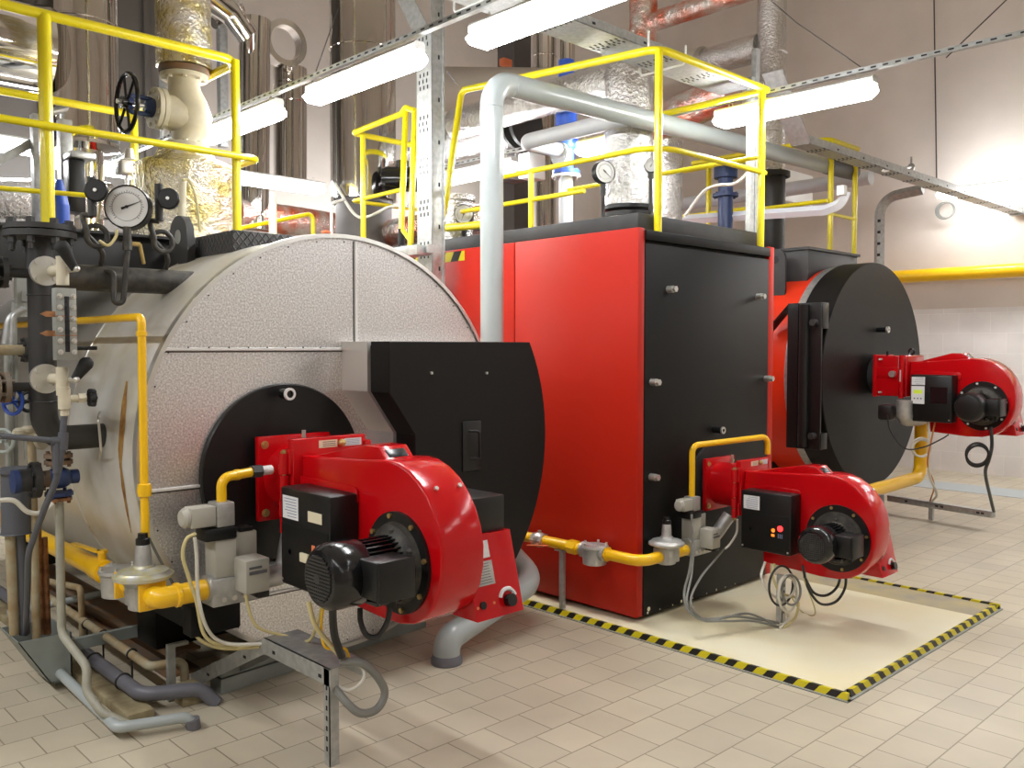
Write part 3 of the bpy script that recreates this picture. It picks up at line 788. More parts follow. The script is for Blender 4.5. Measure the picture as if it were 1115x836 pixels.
p = at(781, 468, Y=BY-0.03); g = G(); g.cyl((p.x, BY, p.z), (p.x, BY-0.07, p.z), 0.020, n=18); sg = obj('sight_tube', g, 'black_gloss', fd_)
g = G(); g.lathe([(0.012, 0), (0.024, 0), (0.024, 0.012), (0.012, 0.012)], (p.x, BY-0.08, p.z), Y_, 24, cap=False); obj('sight_ring', g, 'zinc', sg)
g = G()
random.seed(3)
for k in range(9):
    x = BX0+0.09+k*0.12+random.random()*0.05; w = 0.006+0.012*random.random()*(k % 3 == 0)
    g.box(x, x+w, BY-0.0035, BY-0.001, BZ0+0.005, BZ0+0.010+w*0.8)
p = at(706, 667, Y=BY); g.cyl((p.x, BY-0.001, 0.095), (p.x, BY-0.004, 0.095), 0.014, n=9)
obj('paint_chips', g, 'slab', fd_)
g = G(); g.cyl((5.0, BY-0.002, 0.81), (5.0, BY-0.02, 0.81), 0.26, n=48); obj('burner_ring', g, 'black_matt', fd_)
a, b = at(487, 268, X=BX0), at(506, 276, X=BX0)
g = G(); g.box(BX0-0.003, BX0+0.001, at(506, 270, X=BX0).y, at(440, 270, X=BX0).y, 2.33, 2.40); obj('hazard_stripe', g, 'haz_big', B)

# ================================================================ BOILER C (red, round black door)
CX, CZ, CR, CY = 8.13, 1.445, 1.038, 3.6
C = thing('boiler', 'round red boiler with big round black door, behind the tall red boiler', 'boiler', (CX, CY+2, 0))
g = G(); g.cyl((CX, CY+0.33, CZ), (CX, 7.4, CZ), CR-0.03, n=96); obj('shell', g, 'red_bright', C)
g = G(); g.lathe([(CR-0.1, 0.29), (CR-0.015, 0.29), (CR-0.015, 0.36), (CR-0.1, 0.36)], (CX, CY, CZ), Y_, 96, cap=False); obj('rim_bead', g, 'galv', C)
g = G(); g.lathe([(0.2, 0), (CR-0.006, 0), (CR, 0.006), (CR, 0.25), (CR-0.02, 0.25), (CR-0.02, 0.31), (0.5, 0.31)], (CX, CY, CZ), Y_, 96); dr = obj('door', g, 'black_panel', C)
p = at(962, 359, Y=CY-0.06)
g = G(); g.cyl((p.x, CY, p.z), (p.x, CY-0.09, p.z), 0.022, n=18); obj('sight_tube', g, 'black_gloss', dr)
g = G(); g.lathe([(0.012, 0), (0.03, 0), (0.03, 0.02), (0.012, 0.02)], (p.x, CY-0.11, p.z), Y_, 24, cap=False); obj('sight_ring', g, 'zinc', dr)
g = G(); g.box(7.62, 8.62, 4.02, 7.3, 2.25, 2.60, 0.004); g.box(7.60, 8.64, 4.0, 7.3, 2.60, 2.625); obj('top_platform', g, 'dark_steel', C)
g = G()
out = [(-0.10, -0.35), (0.10, -0.35), (0.10, 0.0)]+[(0.10*math.cos(a), 0.10*math.sin(a)) for a in [PI*k/10 for k in range(1, 11)]]
c = at(845, 283, X=7.45)
g.prism([(7.44, c.y-u, c.z+w) for u, w in out], (0.024, 0, 0)); lp = obj('lifting_plate', g, 'dark_steel', C)
g = G(); g.cyl((7.438, c.y, c.z), (7.4395, c.y, c.z), 0.035, n=24); obj('lifting_hole', g, 'black_matt', lp)
# hinge column on the near side of the door
hx = CX-CR-0.03
g = G()
zt_, zb_ = at(870, 330, X=hx).z, at(870, 488, X=hx).z
g.box(hx-0.015, hx+0.01, CY+0.20, CY+0.30, zb_, zt_, 0.003); g.box(hx-0.015, hx+0.01, CY-0.01, CY+0.10, zb_, zt_, 0.003)
g.box(hx+0.01, hx+0.13, CY+0.16, CY+0.30, zb_, zt_)
g.box(hx-0.01, hx+0.12, CY-0.01, CY+0.2, zt_-0.22, zt_, 0.003); g.box(hx-0.01, hx+0.12, CY-0.01, CY+0.2, zb_, zb_+0.14, 0.003)
hc = obj('hinge_bracket', g, 'black_satin', C)
g = G(); g.cyl((hx-0.02, CY+0.14, zb_+0.02), (hx-0.02, CY+0.14, zt_-0.02), 0.045, n=24); obj('hinge_pin', g, 'black_satin', hc)
g = G()
for z in (zt_-0.17, zb_+0.12): g.cyl((hx-0.01, CY+0.04, z), (hx-0.06, CY+0.04, z), 0.028, n=16).hexbolt((hx-0.06, CY+0.04, z), -X_, 0.03, 0.02)
obj('hinge_bolt', g, 'dark_steel', hc)
g = G(); g.prism([(hx+0.0, CY+0.3, zt_), (hx-0.02, CY+0.5, zt_-0.22), (hx+0.1, CY+0.5, zt_-0.22), (hx+0.1, CY+0.3, zt_)], (0, 0, -0.02)); obj('hinge_gusset', g, 'black_satin', hc)
g = G()
for y in (4.3, 6.8): g.box(CX-0.6, CX+0.6, y, y+0.15, 0, 0.62, 0.004)
each('saddle', g, 'black_panel', C)
# ================================================================ PIPES, VALVES, RAILINGS, TRAYS
def flange(g, p, d, r, w, hub=0.0, nb=8, br=0.012):
    d = V(d).normalized(); p = V(p); x, y = G.frame(d)
    g.cyl(p-d*w/2, p+d*w/2, r, n=28)
    for k in range(nb):
        a = 2*PI*(k+0.5)/nb; q = p+(x*math.cos(a)+y*math.sin(a))*r*0.82
        g.hexbolt(q-d*(w/2+0.012), d, br, w+0.024)
def handwheel(name, c, d, R, r, m, parent, spokes=5, hub=0.02):
    d = V(d).normalized(); c = V(c); x, y = G.frame(d)
    g = G(); g.torus(c, d, R, r, 36, 8); g.cyl(c-d*hub, c+d*hub, R*0.2, n=16)
    for k in range(spokes):
        a = 2*PI*k/spokes+0.3; u = x*math.cos(a)+y*math.sin(a); g.sweep([c+u*R*0.15, c+u*R], r*0.62, 8)
    return obj(name, g, m, parent)
def dial(name, label, c, d, R, depth, needle, parent=None):
    """pressure gauge: case, rim, dial face with ticks, needle"""
    c = V(c); d = V(d).normalized()
    t = thing(name, label, 'gauge', c)
    up = (Z_ - d*Z_.dot(d)).normalized(); rt = up.cross(d)*1.0
    g = G(); g.lathe([(R*0.9, -depth), (R, -depth*0.9), (R, 0.002), (R*0.94, 0.006), (R*0.94, -0.002)], c, d, 40)
    obj('case', g, 'black_satin', t)
    g = G(); g.cyl(c-d*0.004, c-d*0.001, R*0.94, n=40); f = obj('dial_face', g, 'white_plastic', t)
    g = G()
    P2 = lambda a, q: c + (rt*math.cos(a)+up*math.sin(a))*R*q
    for k in range(31):
        a = math.radians(225-270*k/30); u = (rt*math.cos(a)+up*math.sin(a)); v = u.cross(d)
        l = 0.10 if k % 5 == 0 else 0.05
        g.obox(P2(a, 0.66+l/2), u*R*l/2, v*R*0.012, d*0.0006)
    g.torus(c, d, R*0.64, R*0.008, 40, 4, 0, 2*PI)
    obj('scale_marks', g, 'ink', f)
    g = G(); a = math.radians(needle); u = (rt*math.cos(a)+up*math.sin(a)); v = u.cross(d)
    g.prism([c+u*R*0.75+d*0.002, c+v*R*0.035+d*0.002, c-u*R*0.25+v*R*0.06+d*0.002, c-u*R*0.25-v*R*0.06+d*0.002, c-v*R*0.035+d*0.002], d*0.002); g.cyl(c, c+d*0.005, R*0.07, n=12)
    obj('needle', g, 'black_matt', f)
    return t
def one(name, g, m, label, cat, group=None, kind=None, loc=None): return obj(name, g, m, None, label, cat, group, kind, loc)

# ---- steam valve stack on boiler A
VX, VY = 2.605, 5.94
ZT, ZB = 3.525, 3.065
g = G(); pr = [(0.34, 2.26), (0.335, 2.6), (0.33, 2.92), (0.31, 2.99), (0.20, 3.03), (0.19, 3.11)]
pts = [V((VX, VY, z)) for r, z in pr]
g.sweep([V((VX, VY, 2.26+k*0.05)) for k in range(14)]+[V((VX, VY, 2.93)), V((VX, VY, 2.955)), V((VX, VY, 2.98)), V((VX, VY, 3.04))], [0.335]*14+[0.325, 0.27, 0.20, 0.175], 40, True, 0.022)
one('insulated_nozzle', g, 'foil_yellow', 'wide foil wrapped steam nozzle with yellow stains on top of the silver boiler', 'pipe insulation')
g = G(); g.sweep([V((VX, VY, 3.59+k*0.05)) for k in range(60)], 0.178, 36, True, 0.022)
one('insulated_pipe', g, 'foil_yellow', 'upright foil wrapped steam pipe above the cream valve', 'pipe')
t = thing('globe_valve', 'cream cast steam valve with flanges between two foil wrapped pipes', 'valve', (VX, VY, ZB))
g = G(); flange(g, (VX, VY, ZT+0.005), Z_, 0.155, 0.03, nb=8, br=0.016); obj('top_flange', g, 'valve_cream', t)
g = G(); g.cyl((VX, VY, ZT+0.022), (VX, VY, ZT+0.06), 0.165, n=32); obj('top_gasket', g, 'rust_steel', t)
g = G(); flange(g, (VX, VY, ZB), Z_, 0.155, 0.03, nb=8, br=0.016); obj('bottom_flange', g, 'valve_cream', t)
g = G(); g.cyl((VX, VY, ZB-0.045), (VX, VY, ZB-0.017), 0.15, n=32); obj('bottom_gasket', g, 'rust_steel', t)
g = G()
g.sweep([(VX, VY, ZB), (VX, VY, ZB+0.04), (VX+0.03, VY, ZB+0.11), (VX+0.04, VY, ZB+0.2), (VX+0.02, VY, ZB+0.29), (VX, VY, ZB+0.38), (VX, VY, ZT)], [0.085, 0.088, 0.125, 0.145, 0.13, 0.105, 0.10], 28)
g.sweep([(VX, VY, ZB+0.2), (VX-0.11, VY, ZB+0.215), (VX-0.17, VY, ZB+0.22)], [0.13, 0.115, 0.10], 24)
obj('body', g, 'valve_cream', t)
BZc = ZB+0.225
g = G(); flange(g, (VX-0.165, VY, BZc), X_, 0.135, 0.03, nb=8, br=0.014); flange(g, (VX-0.20, VY, BZc), X_, 0.135, 0.03, nb=8, br=0.014); obj('bonnet', g, 'valve_cream', t)
g = G(); g.cyl((VX-0.21, VY, BZc), (VX-0.27, VY, BZc), 0.06, 0.035, n=20)
for s in (-1, 1): g.pipe([(VX-0.22, VY, BZc+s*0.05), (VX-0.36, VY, BZc+s*0.055), (VX-0.37, VY, BZc)], 0.016, 0.02, 10)
g.cyl((VX-0.355, VY, BZc), (VX-0.385, VY, BZc), 0.045, n=16)
obj('yoke', g, 'blue_dark', t)
g = G(); g.cyl((VX-0.2, VY, BZc), (VX-0.45, VY, BZc), 0.015, n=12); obj('spindle', g, 'zinc', t)
handwheel('handwheel', (VX-0.385, VY, BZc), X_, 0.185, 0.015, 'black_gloss', t, 6, 0.035)

# ---- upright chrome flues
def flue(name, x, y, z0, z1, r, label, rings=(), m='chrome'):
    t = thing(name, label, 'flue', (x, y, z0))
    g = G(); g.cyl((x, y, z0), (x, y, z1), r, n=64); obj('pipe', g, m, t)
    for z in rings:
        g = G(); g.lathe([(r-0.002, -0.012), (r+0.008, -0.006), (r+0.008, 0.006), (r-0.002, 0.012)], (x, y, z), Z_, 64, cap=False); obj('joint_ring', g, m, t)
    return t
f1 = flue('chrome_flue', 2.62, 8.0, 3.42, 8.5, 0.29, 'large upright chrome flue behind the black handwheel', (4.42, 6.2))
g = G(); g.lathe([(0.29, 0), (0.30, -0.03), (0.16, -0.06), (0.15, -0.9)], (2.62, 8.0, 3.42), Z_, 48); obj('reducer', g, 'chrome', f1)
g = G(); g.cyl((-3.5, 8.0, 4.13), (2.33, 8.0, 4.13), 0.36, n=64)
for x in (0.9, 1.6): g.lathe([(0.36, -0.012), (0.366, 0), (0.36, 0.012)], (x, 8.0, 4.13), X_, 64, cap=False)
one('chrome_duct', g, 'chrome', 'fat horizontal chrome duct at the upper left edge', 'duct')
f2 = flue('chrome_flue', 4.95, 7.25, 3.12, 8.5, 0.315, 'large upright chrome flue standing on a dark drum behind the silver boiler', (4.55, 6.55))
g = G(); g.cyl((4.95, 7.25, 2.4), (4.95, 7.25, 3.08), 0.27, n=48); g.cyl((4.95, 7.25, 3.08), (4.95, 7.25, 3.13), 0.285, n=48); obj('drum', g, 'drum_grey', f2)
# chrome cross pipes at the back
g = G(); g.pipe([(4.9, 9.1, 5.75), (5.75, 7.9, 5.75), (6.1, 7.3, 5.9)], 0.17, 0.3, 28); one('chrome_duct', g, 'chrome', 'chrome duct slanting between the two upright chrome flues', 'duct')
g = G(); g.pipe([at(278, 22, Y=9.2), at(277, 60, Y=9.2), at(276, 250, Y=9.2)], 0.17, 0.2, 28)
one('chrome_flue', g, 'chrome', 'narrow upright chrome flue left of the round wall opening', 'flue')
c = at(312, 46, Y=9.4)
g = G(); g.lathe([(0.20, 0), (0.27, 0), (0.27, 0.14), (0.20, 0.14), (0.20, 0)], c, Y_, 40, cap=False); one('duct_collar', g, 'chrome', 'round metal collar of an open duct below the slanting chrome duct', 'duct collar')
g = G(); g.cyl(at(316, 75, Y=9.7), at(316, 205, Y=9.7), 0.2, n=32)
for y in (92, 96, 112): g.torus(at(316, y, Y=9.7), Z_, 0.2, 0.008, 32, 6)
one('chrome_flue', g, 'chrome', 'upright chrome flue directly below the round duct collar', 'flue')
g = G(); g.pipe([at(225, -5, Y=9.0), at(252, 15, Y=9.0), at(270, 40, Y=9.0)], 0.13, 0.2, 24); g.pipe([at(232, 25, Y=9.3), at(262, 8, Y=9.3)], 0.07, 0.1, 16)
one('chrome_duct', g, 'chrome', 'chrome elbow pipes high up right of the foil wrapped steam pipe', 'duct')
for q0, q1, yy, rr, lb in (((178, 60), (178, 165), 8.6, 0.035, 'slim grey upright bar left of the steam valve'), ((241, 0), (241, 160), 9.3, 0.045, 'slim grey upright bar right of the foil steam pipe'),
                           ((41, 125), (41, 245), 7.4, 0.045, 'grey upright strut left of the blue funnel'), ((70, 131), (70, 245), 7.4, 0.045, 'grey upright strut right of the blue funnel')):
    a, b = at(*q0, Y=yy), at(*q1, Y=yy); g = G(); g.box(a.x-rr, a.x+rr, yy-rr, yy+rr, b.z, a.z, 0.004); one('steel_strut', g, 'galv', lb, 'strut')
g = G(); g.obox((at(36, 155, Y=7.5)+at(-20, 185, Y=7.5))/2, (at(36, 155, Y=7.5)-at(-20, 185, Y=7.5))/2, (0, 0.04, 0), (0, 0, 0.04)); one('steel_strut', g, 'galv', 'slanted grey strut at the far left edge', 'strut')
g = G(); g.pipe([at(55, 122, Y=7.8), at(80, 116, Y=7.8), at(135, 122, Y=7.8)], 0.03, 0.05, 12); one('steel_tube', g, 'galv', 'thin grey tube in front of the large left chrome flue', 'pipe')
a, b = at(75, 172, Y=7.2), at(94, 232, Y=7.2)
g = G(); g.box(a.x, b.x, 7.2, 7.4, b.z, a.z, 0.01); t = one('control_cabinet', g, 'black_satin', 'dark cabinet behind the round black valve knob', 'cabinet')
a, b = at(75, 164, Y=7.2), at(95, 174, Y=7.2)
g = G(); g.box(a.x, b.x+0.05, 7.15, 7.4, b.z, a.z, 0.01); obj('cabinet_head', g, 'galv', t)
g = G(); p = at(65, 205, Y=6.9); q = at(65, 250, Y=6.9); g.cyl((p.x, 6.9, q.z-0.2), (p.x, 6.9, p.z-0.12), 0.062, n=24); g.cyl((p.x, 6.9, p.z-0.12), (p.x, 6.9, p.z+0.06), 0.06, 0.022, n=24)
one('blue_funnel', g, 'blue', 'blue conical pipe piece beside the thick yellow post', 'pipe')
g = G(); a, b = at(132, 173, Y=6.8), at(150, 190, Y=6.8); g.box(a.x, b.x, 6.8, 6.95, b.z, a.z, 0.012); g.cyl(at(141, 173, Y=6.85), at(141, 162, Y=6.85), 0.04, 0.025, n=16); g.cyl(at(138, 190, Y=6.87), at(138, 240, Y=6.87), 0.016, n=10)
one('safety_device', g, 'zinc', 'small grey metal actuator above the large pressure gauge', 'actuator')
g = G(); g.sweep([at(-30, 215, Y=7.9).lerp(at(120, 219, Y=7.9), k/20) for k in range(21)], 0.16, 28, True, 0.02); one('insulated_pipe', g, 'foil', 'horizontal foil wrapped pipe behind the thick yellow post', 'pipe')
g = G(); g.sweep([at(258, 232, Y=9.2).lerp(at(370, 248, Y=9.2), k/20) for k in range(21)], 0.17, 28, True, 0.02); one('insulated_pipe', g, 'foil_orange', 'horizontal foil wrapped pipe with painted orange reflection beyond the silver boiler top', 'pipe')  # orange reflection is put into the colour of this silver foil
g = G(); a = at(297, 222, Y=6.6); g.cyl((a.x, 6.6, 2.3), a, 0.032, n=16); g.cyl(a, a+Z_*0.09, 0.025, n=12); one('standing_tube', g, 'cream_plastic', 'short pale upright tube on the chequer plate platform', 'pipe')
g = G(); g.pipe([at(198, 250, Y=5.4), at(199, 195, Y=5.4)], 0.022, None, 12); one('standing_tube', g, 'cream_plastic', 'pale upright tube in front of the foil wrapped nozzle', 'pipe')
g = G(); g.cable([at(199, 196, Y=5.35), at(206, 197, Y=5.35), at(213, 215, Y=5.35), at(218, 252, Y=5.35)], 0.009); one('cable', g, 'cable_cream', 'pale cable hanging in front of the foil wrapped nozzle', 'cable')

# ---- grey vent pipe with the big elbow
GX, GY, GZ, GR = 3.79, 4.14, 3.37, 0.073
t = thing('vent_pipe', 'thick grey pipe rising between the boilers and turning over the tall red boiler', 'pipe', (GX, GY, 0))
g = G(); g.pipe([(3.0, 3.64, 0.0), (3.0, 3.64, 0.13), (3.75, 3.72, 0.30), (GX, GY, 0.5), (GX, GY, GZ), (8.35, GY, GZ+0.092)], GR, 0.16, 28, 10); obj('pipe', g, 'grey_pipe', t)
g = G(); g.lathe([(GR, 0), (GR+0.012, 0.002), (GR+0.012, 0.03), (GR, 0.05)], (3.0, 3.64, 0.0), Z_, 28); obj('floor_collar', g, 'pvc_dark', t)
g = G(); g.lathe([(GR, 0), (GR+0.006, 0), (GR+0.006, 0.10), (GR, 0.10)], (8.2, GY, GZ+0.089), X_, 28, cap=False); g.cyl((8.3, GY, GZ+0.09), (8.75, GY, GZ+0.10), GR+0.004, n=28); obj('end_sleeve', g, 'pvc_grey', t)
for p_, d_ in (((GX, GY, GZ-0.17), Z_), ((GX+0.17, GY, GZ), X_)):
    g = G(); g.lathe([(GR, -0.004), (GR+0.003, 0), (GR, 0.004)], p_, d_, 28, cap=False); obj('weld_ring', g, 'grey_pipe', t)
BXp = 5.2
g = G(); g.pipe([(BXp, GY+0.07, GZ+0.03), (BXp, 5.29, GZ+0.03), (5.64, 5.29, GZ+0.03)], 0.062, 0.09, 24); one('branch_pipe', g, 'pale_pipe', 'pale grey branch pipe between the big grey pipe and blue valve', 'pipe')
# blue valve with pipe below and above
bx, by = 5.72, 5.29
t = thing('safety_valve', 'bright blue upright safety valve on the roof of the tall red boiler', 'valve', (bx, by, 3.0))
z0 = at(615, 190, Y=by).z
g = G(); g.cyl((bx, by, z0+0.03), (bx, by, z0+0.28), 0.065, 0.075, n=28); g.ball((bx, by, z0+0.30), 0.105, n=20); g.cyl((bx, by, z0+0.30), (bx, by, z0+0.75), 0.095, n=28); g.cyl((bx, by, z0+0.75), (bx, by, z0+0.98), 0.068, n=28)
g.cyl((bx-0.09, by, GZ), (bx-0.02, by, GZ), 0.07, n=24); obj('body', g, 'blue', t)
g = G(); flange(g, (bx, by, z0+0.02), Z_, 0.12, 0.03, nb=8, br=0.012); obj('blue_flange', g, 'blue', t)
g = G(); flange(g, (bx-0.085, by, GZ), X_, 0.1, 0.02, nb=6, br=0.01); obj('side_flange', g, 'pale_pipe', t)
g = G(); flange(g, (bx, by, z0-0.015), Z_, 0.125, 0.025, nb=8, br=0.01); g.cyl((bx, by, 2.5), (bx, by, z0-0.02), 0.062, n=24); one('riser_pipe', g, 'pale_pipe', 'short pale grey riser under the blue safety valve', 'pipe')

# ---- foil wrapped duct on boiler B
DXc, DYc = 5.5, 4.42
t = thing('insulated_duct', 'wide upright foil wrapped duct on the tall red boiler', 'duct', (DXc, DYc, 2.5))
g = G(); g.sweep([V((DXc, DYc, 2.80+k*0.05)) for k in range(22)]+[V((DXc, DYc, 3.92)), V((DXc, DYc, 3.98))], [0.188]*21+[0.187, 0.16, 0.10], 40, True, 0.02); obj('foil_wrap', g, 'foil', t)
g = G(); g.cyl((DXc, DYc, 2.5), (DXc, DYc, 2.72), 0.182, n=40); obj('foot', g, 'foil', t)
g = G(); g.lathe([(0.17, 0), (0.196, 0), (0.196, 0.03), (0.17, 0.03)], (DXc, DYc, 2.72), Z_, 40); g.lathe([(0.17, 0), (0.196, 0), (0.196, 0.03), (0.17, 0.03)], (DXc, DYc, 2.775), Z_, 40); each('clamp_band', g, 'black_satin', t, 0.0)
g = G(); g.sweep([V((DXc, DYc+0.12+k*0.06, 3.82)) for k in range(34)], 0.14, 30, True, 0.025); obj('foil_branch', g, 'foil', t)
g = G(); g.sweep([V((6.6, 4.9, k*0.05)) for k in range(72)], 0.17, 30, True, 0.03); one('insulated_duct', g, 'foil', 'foil wrapped duct half hidden behind the wide upright foil duct', 'duct')
for yy in (6.0, 6.12):
    g = G(); g.lathe([(0.13, 0), (0.21, 0), (0.21, 0.04), (0.13, 0.04)], (5.95, yy, 3.80), Y_, 40); one('duct_flange', g, 'dark_steel', 'dark round duct flange behind the big grey pipe', 'flange', 'pair of dark duct flanges')
g = G(); g.sweep([V((5.95, 6.16+k*0.06, 3.80)) for k in range(26)], 0.17, 30, True, 0.02); one('insulated_duct', g, 'foil', 'large horizontal foil duct behind the dark round flanges', 'duct')
g = G(); g.sweep([V((5.1, 5.6+k*0.07, 2.80)) for k in range(26)], 0.13, 28, True, 0.02); one('insulated_pipe', g, 'foil_orange', 'foil pipe with orange tint low on the roof behind the yellow post', 'pipe')
a, b = at(552, 155, Y=6.3), at(575, 198, Y=6.3)
g = G(); g.box(a.x, b.x, 6.3, 6.5, b.z, a.z, 0.01); t = one('control_box', g, 'drum_grey', 'dark grey control box behind the big grey pipe', 'control box')
a, b = at(562, 165, Y=6.28), at(568, 178, Y=6.28); g = G(); g.box(a.x, b.x, 6.285, 6.302, b.z, a.z, 0.003); obj('switch', g, 'cast_alu', t)
a, b = at(576, 165, Y=6.1), at(594, 196, Y=6.1); g = G(); g.box(a.x, b.x, 6.1, 6.25, b.z, a.z, 0.01); one('junction_box', g, 'white_plastic', 'white junction box left of the blue safety valve', 'junction box')

# ---- right background foil pipes above boiler C
vx, vy = 8.28, 4.8
g = G(); g.sweep([V((vx, vy, 3.50+k*0.07)) for k in range(65)], 0.145, 30, True, 0.025)
for z in (3.9, 4.05, 4.7): g.torus((vx, vy, z), Z_, 0.15, 0.01, 30, 6)
one('insulated_pipe', g, 'foil', 'tall upright foil wrapped pipe right of the glowing light row', 'pipe')
g = G(); g.cyl((vx, vy, 2.62), (vx, vy, 3.46), 0.155, n=30); flange(g, (vx, vy, 3.47), Z_, 0.20, 0.05, nb=8, br=0.014); one('flanged_stub', g, 'dark_steel', 'dark flanged stub under the tall upright foil pipe', 'flange')
g = G(); g.sweep([V((vx, 6.45, 5.0+k*0.07)) for k in range(40)], 0.16, 28, True, 0.03); g.sweep([V((vx, 4.9+k*0.07, 5.42)) for k in range(22)], 0.11, 24, True, 0.03)
one('insulated_pipe', g, 'foil_orange', 'orange tinted foil pipe bridging high at the top of the picture', 'pipe')
g = G(); g.pipe([(vx, 5.6, 4.72), (vx, 6.4, 4.72), (7.6, 7.3, 4.72), (6.6, 8.2, 4.72)], 0.25, 0.5, 28); one('lagged_duct', g, 'lagging', 'matt beige lagged duct under the high foil pipes', 'duct')
g = G(); g.sweep([V((vx, 4.93+k*0.06, 4.80)) for k in range(13)], 0.145, 28, True, 0.02); g.torus((vx, 5.66, 4.80), Y_, 0.14, 0.012, 28, 6); one('insulated_pipe', g, 'foil', 'short horizontal foil pipe leaving the tall upright one', 'pipe')
g = G(); g.sweep([V((7.0, 4.45+k*0.06, 4.02-0.012*k)) for k in range(20)], 0.17, 28, True, 0.04); one('insulated_pipe', g, 'foil_orange', 'crumpled foil pipe with orange patches below the cable tray', 'pipe')
g = G(); g.pipe([(9.3, 4.2, 3.50), (9.3, 6.7, 3.50), (8.9, 7.2, 3.3)], 0.078, 0.1, 22); one('pale_pipe', g, 'pale_pipe', 'pale lilac grey pipe beyond the right railing post', 'pipe')
c = at(790, 215, X=7.3)
g = G(); g.cyl(c-Z_*0.35, c+Z_*0.18, 0.07, n=20); g.cyl(c+Z_*0.18, c+Z_*0.3, 0.11, n=20); flange(g, c+Z_*0.02, Z_, 0.12, 0.03); one('blue_valve', g, 'blue_dark', 'dark blue flanged valve behind the pale lilac pipe', 'valve')
a, b = at(854, 183, Y=5.6), at(885, 225, Y=5.6); g = G(); g.box(a.x, b.x, 5.6, 5.8, b.z, a.z, 0.01); one('wall_cabinet', g, 'white_plastic', 'white cabinet above the third boiler behind pale pipes', 'cabinet')

# ---- small gauges on the roof
def roof_gauge(q, X, R, label, needle, d=(-0.75, -0.66, 0.0)):
    c = at(*q, X=X); t = dial('pressure_gauge', label, c, d, R, 0.06, needle)
    g = G(); b = c-V(d).normalized()*0.03; g.cyl((b.x, b.y, 2.5), (b.x, b.y, b.z-R*0.95), 0.014, n=12); g.cyl((b.x, b.y, b.z-R*1.9), (b.x, b.y, b.z-R*0.95), 0.022, n=12)
    obj('stem', g, 'dark_steel', t)
roof_gauge((659, 187), 5.05, 0.085, 'black rimmed round gauge left of the wide foil duct', -40, (-0.35, -0.93, 0.0))
roof_gauge((709, 180), 5.25, 0.05, 'small round gauge half behind the yellow corner post', 60)
roof_gauge((505, 233), 4.5, 0.075, 'small white gauge left of the big grey vent pipe', 250)
g = G(); c = at(497, 268, X=4.55); g.cyl((c.x, c.y, 2.41), (c.x, c.y, 2.85), 0.13, n=28); g.cyl((c.x, c.y, 2.85), (c.x, c.y, 2.89), 0.15, n=28); one('insulated_nozzle', g, 'foil', 'short foil wrapped nozzle under the small white gauge', 'pipe insulation')
g = G(); g.cyl(at(486, 248, X=4.4), at(545, 243, X=4.4), 0.03, n=18); one('gas_pipe', g, 'yellow_rail', 'short horizontal yellow pipe left of the big grey vent pipe', 'pipe')

# ---- RAILINGS
def rail(name, label, runs, loc=None, m='yellow_rail'):
    """runs: (part, points, radius, bend)"""
    p0 = runs[0][1][0]; t = thing(name, label, 'railing', loc or (p0[0], p0[1], p0[2]))
    for part, pts, r, bd in runs:
        g = G(); g.pipe(pts, r, bd, 16, 8); obj(part, g, m, t)
    return t
RX, RY = 2.79, 5.5
zt_ = at(258, 66, Y=RY).z; zm_ = at(262, 172, Y=RY).z
rail('safety_railing', 'thick yellow railing loop round the steam valve at the upper left', [
    ('top_rail', [(0.2, RY, zt_), (RX, RY, zt_), (RX, 7.34, zt_), (0.6, 7.34, zt_)], 0.030, 0.14),
    ('middle_rail', [(0.2, RY-0.045, zm_), (RX+0.10, RY-0.045, zm_), (RX+0.10, 5.75, zm_)], 0.022, 0.06),
    ('post', [(at(48, 30, Y=RY).x, RY, 2.36), (at(48, 30, Y=RY).x, RY, zt_)], 0.037, None),
    ('post', [(RX-0.035, RY, 2.25), (RX-0.035, RY, zt_)], 0.028, None),
    ('post', [(RX, 7.32, 2.2), (RX, 7.32, zt_)], 0.030, None)])
rail('safety_railing', 'slim yellow rail low behind the blue conical pipe', [('lower_rail', [at(-20, 203, Y=6.6), at(110, 214, Y=6.6)], 0.017, None)])
rail('safety_railing', 'low thin yellow rail end on the chequer plate platform', [('top_rail', [at(255, 250, Y=7.4), at(341, 232, Y=7.4), at(341, 262, Y=7.4)], 0.02, 0.05)])
QX, QY = 4.45, 3.345
zq = at(716, 52, Y=QY).z; zqm = at(716, 158, Y=QY).z; QR = 5.65
yl = at(505, 98, X=QX).y; zl = at(505, 98, X=QX).z
rail('roof_railing', 'yellow railing round the front of the tall red boiler roof', [
    ('top_rail', [(QX, yl, zl), (QX, QY, zq), (QR+0.06, QY, zq)], 0.025, 0.10),
    ('top_rail', [(QR, QY, zq-0.02), (QR, 5.3, zq-0.02)], 0.023, None),
    ('middle_rail', [(QX, 4.95, zqm), (QX, QY, zqm), (QR+0.05, QY, zqm)], 0.018, 0.22),
    ('lower_rail', [(QX, 5.2, 2.74), (QX, 3.95, 2.74)], 0.017, None),
    ('lower_rail', [(QR, QY, 3.05), (QR, 5.2, 3.05)], 0.017, None),
    ('post', [(QX, QY, 2.405), (QX, QY, zq-0.01)], 0.025, None),
    ('post', [(QR, QY, 2.405), (QR, QY, zq)], 0.025, None),
    ('post', [(QX, 4.45, 2.41), (QX, 4.45, zqm)], 0.020, None),
    ('ladder_handrail', [(QX, yl-0.02, zl), (QX, yl+0.03, zl-0.02), at(486, 215, X=4.32), at(482, 235, X=4.32)], 0.024, 0.06)])
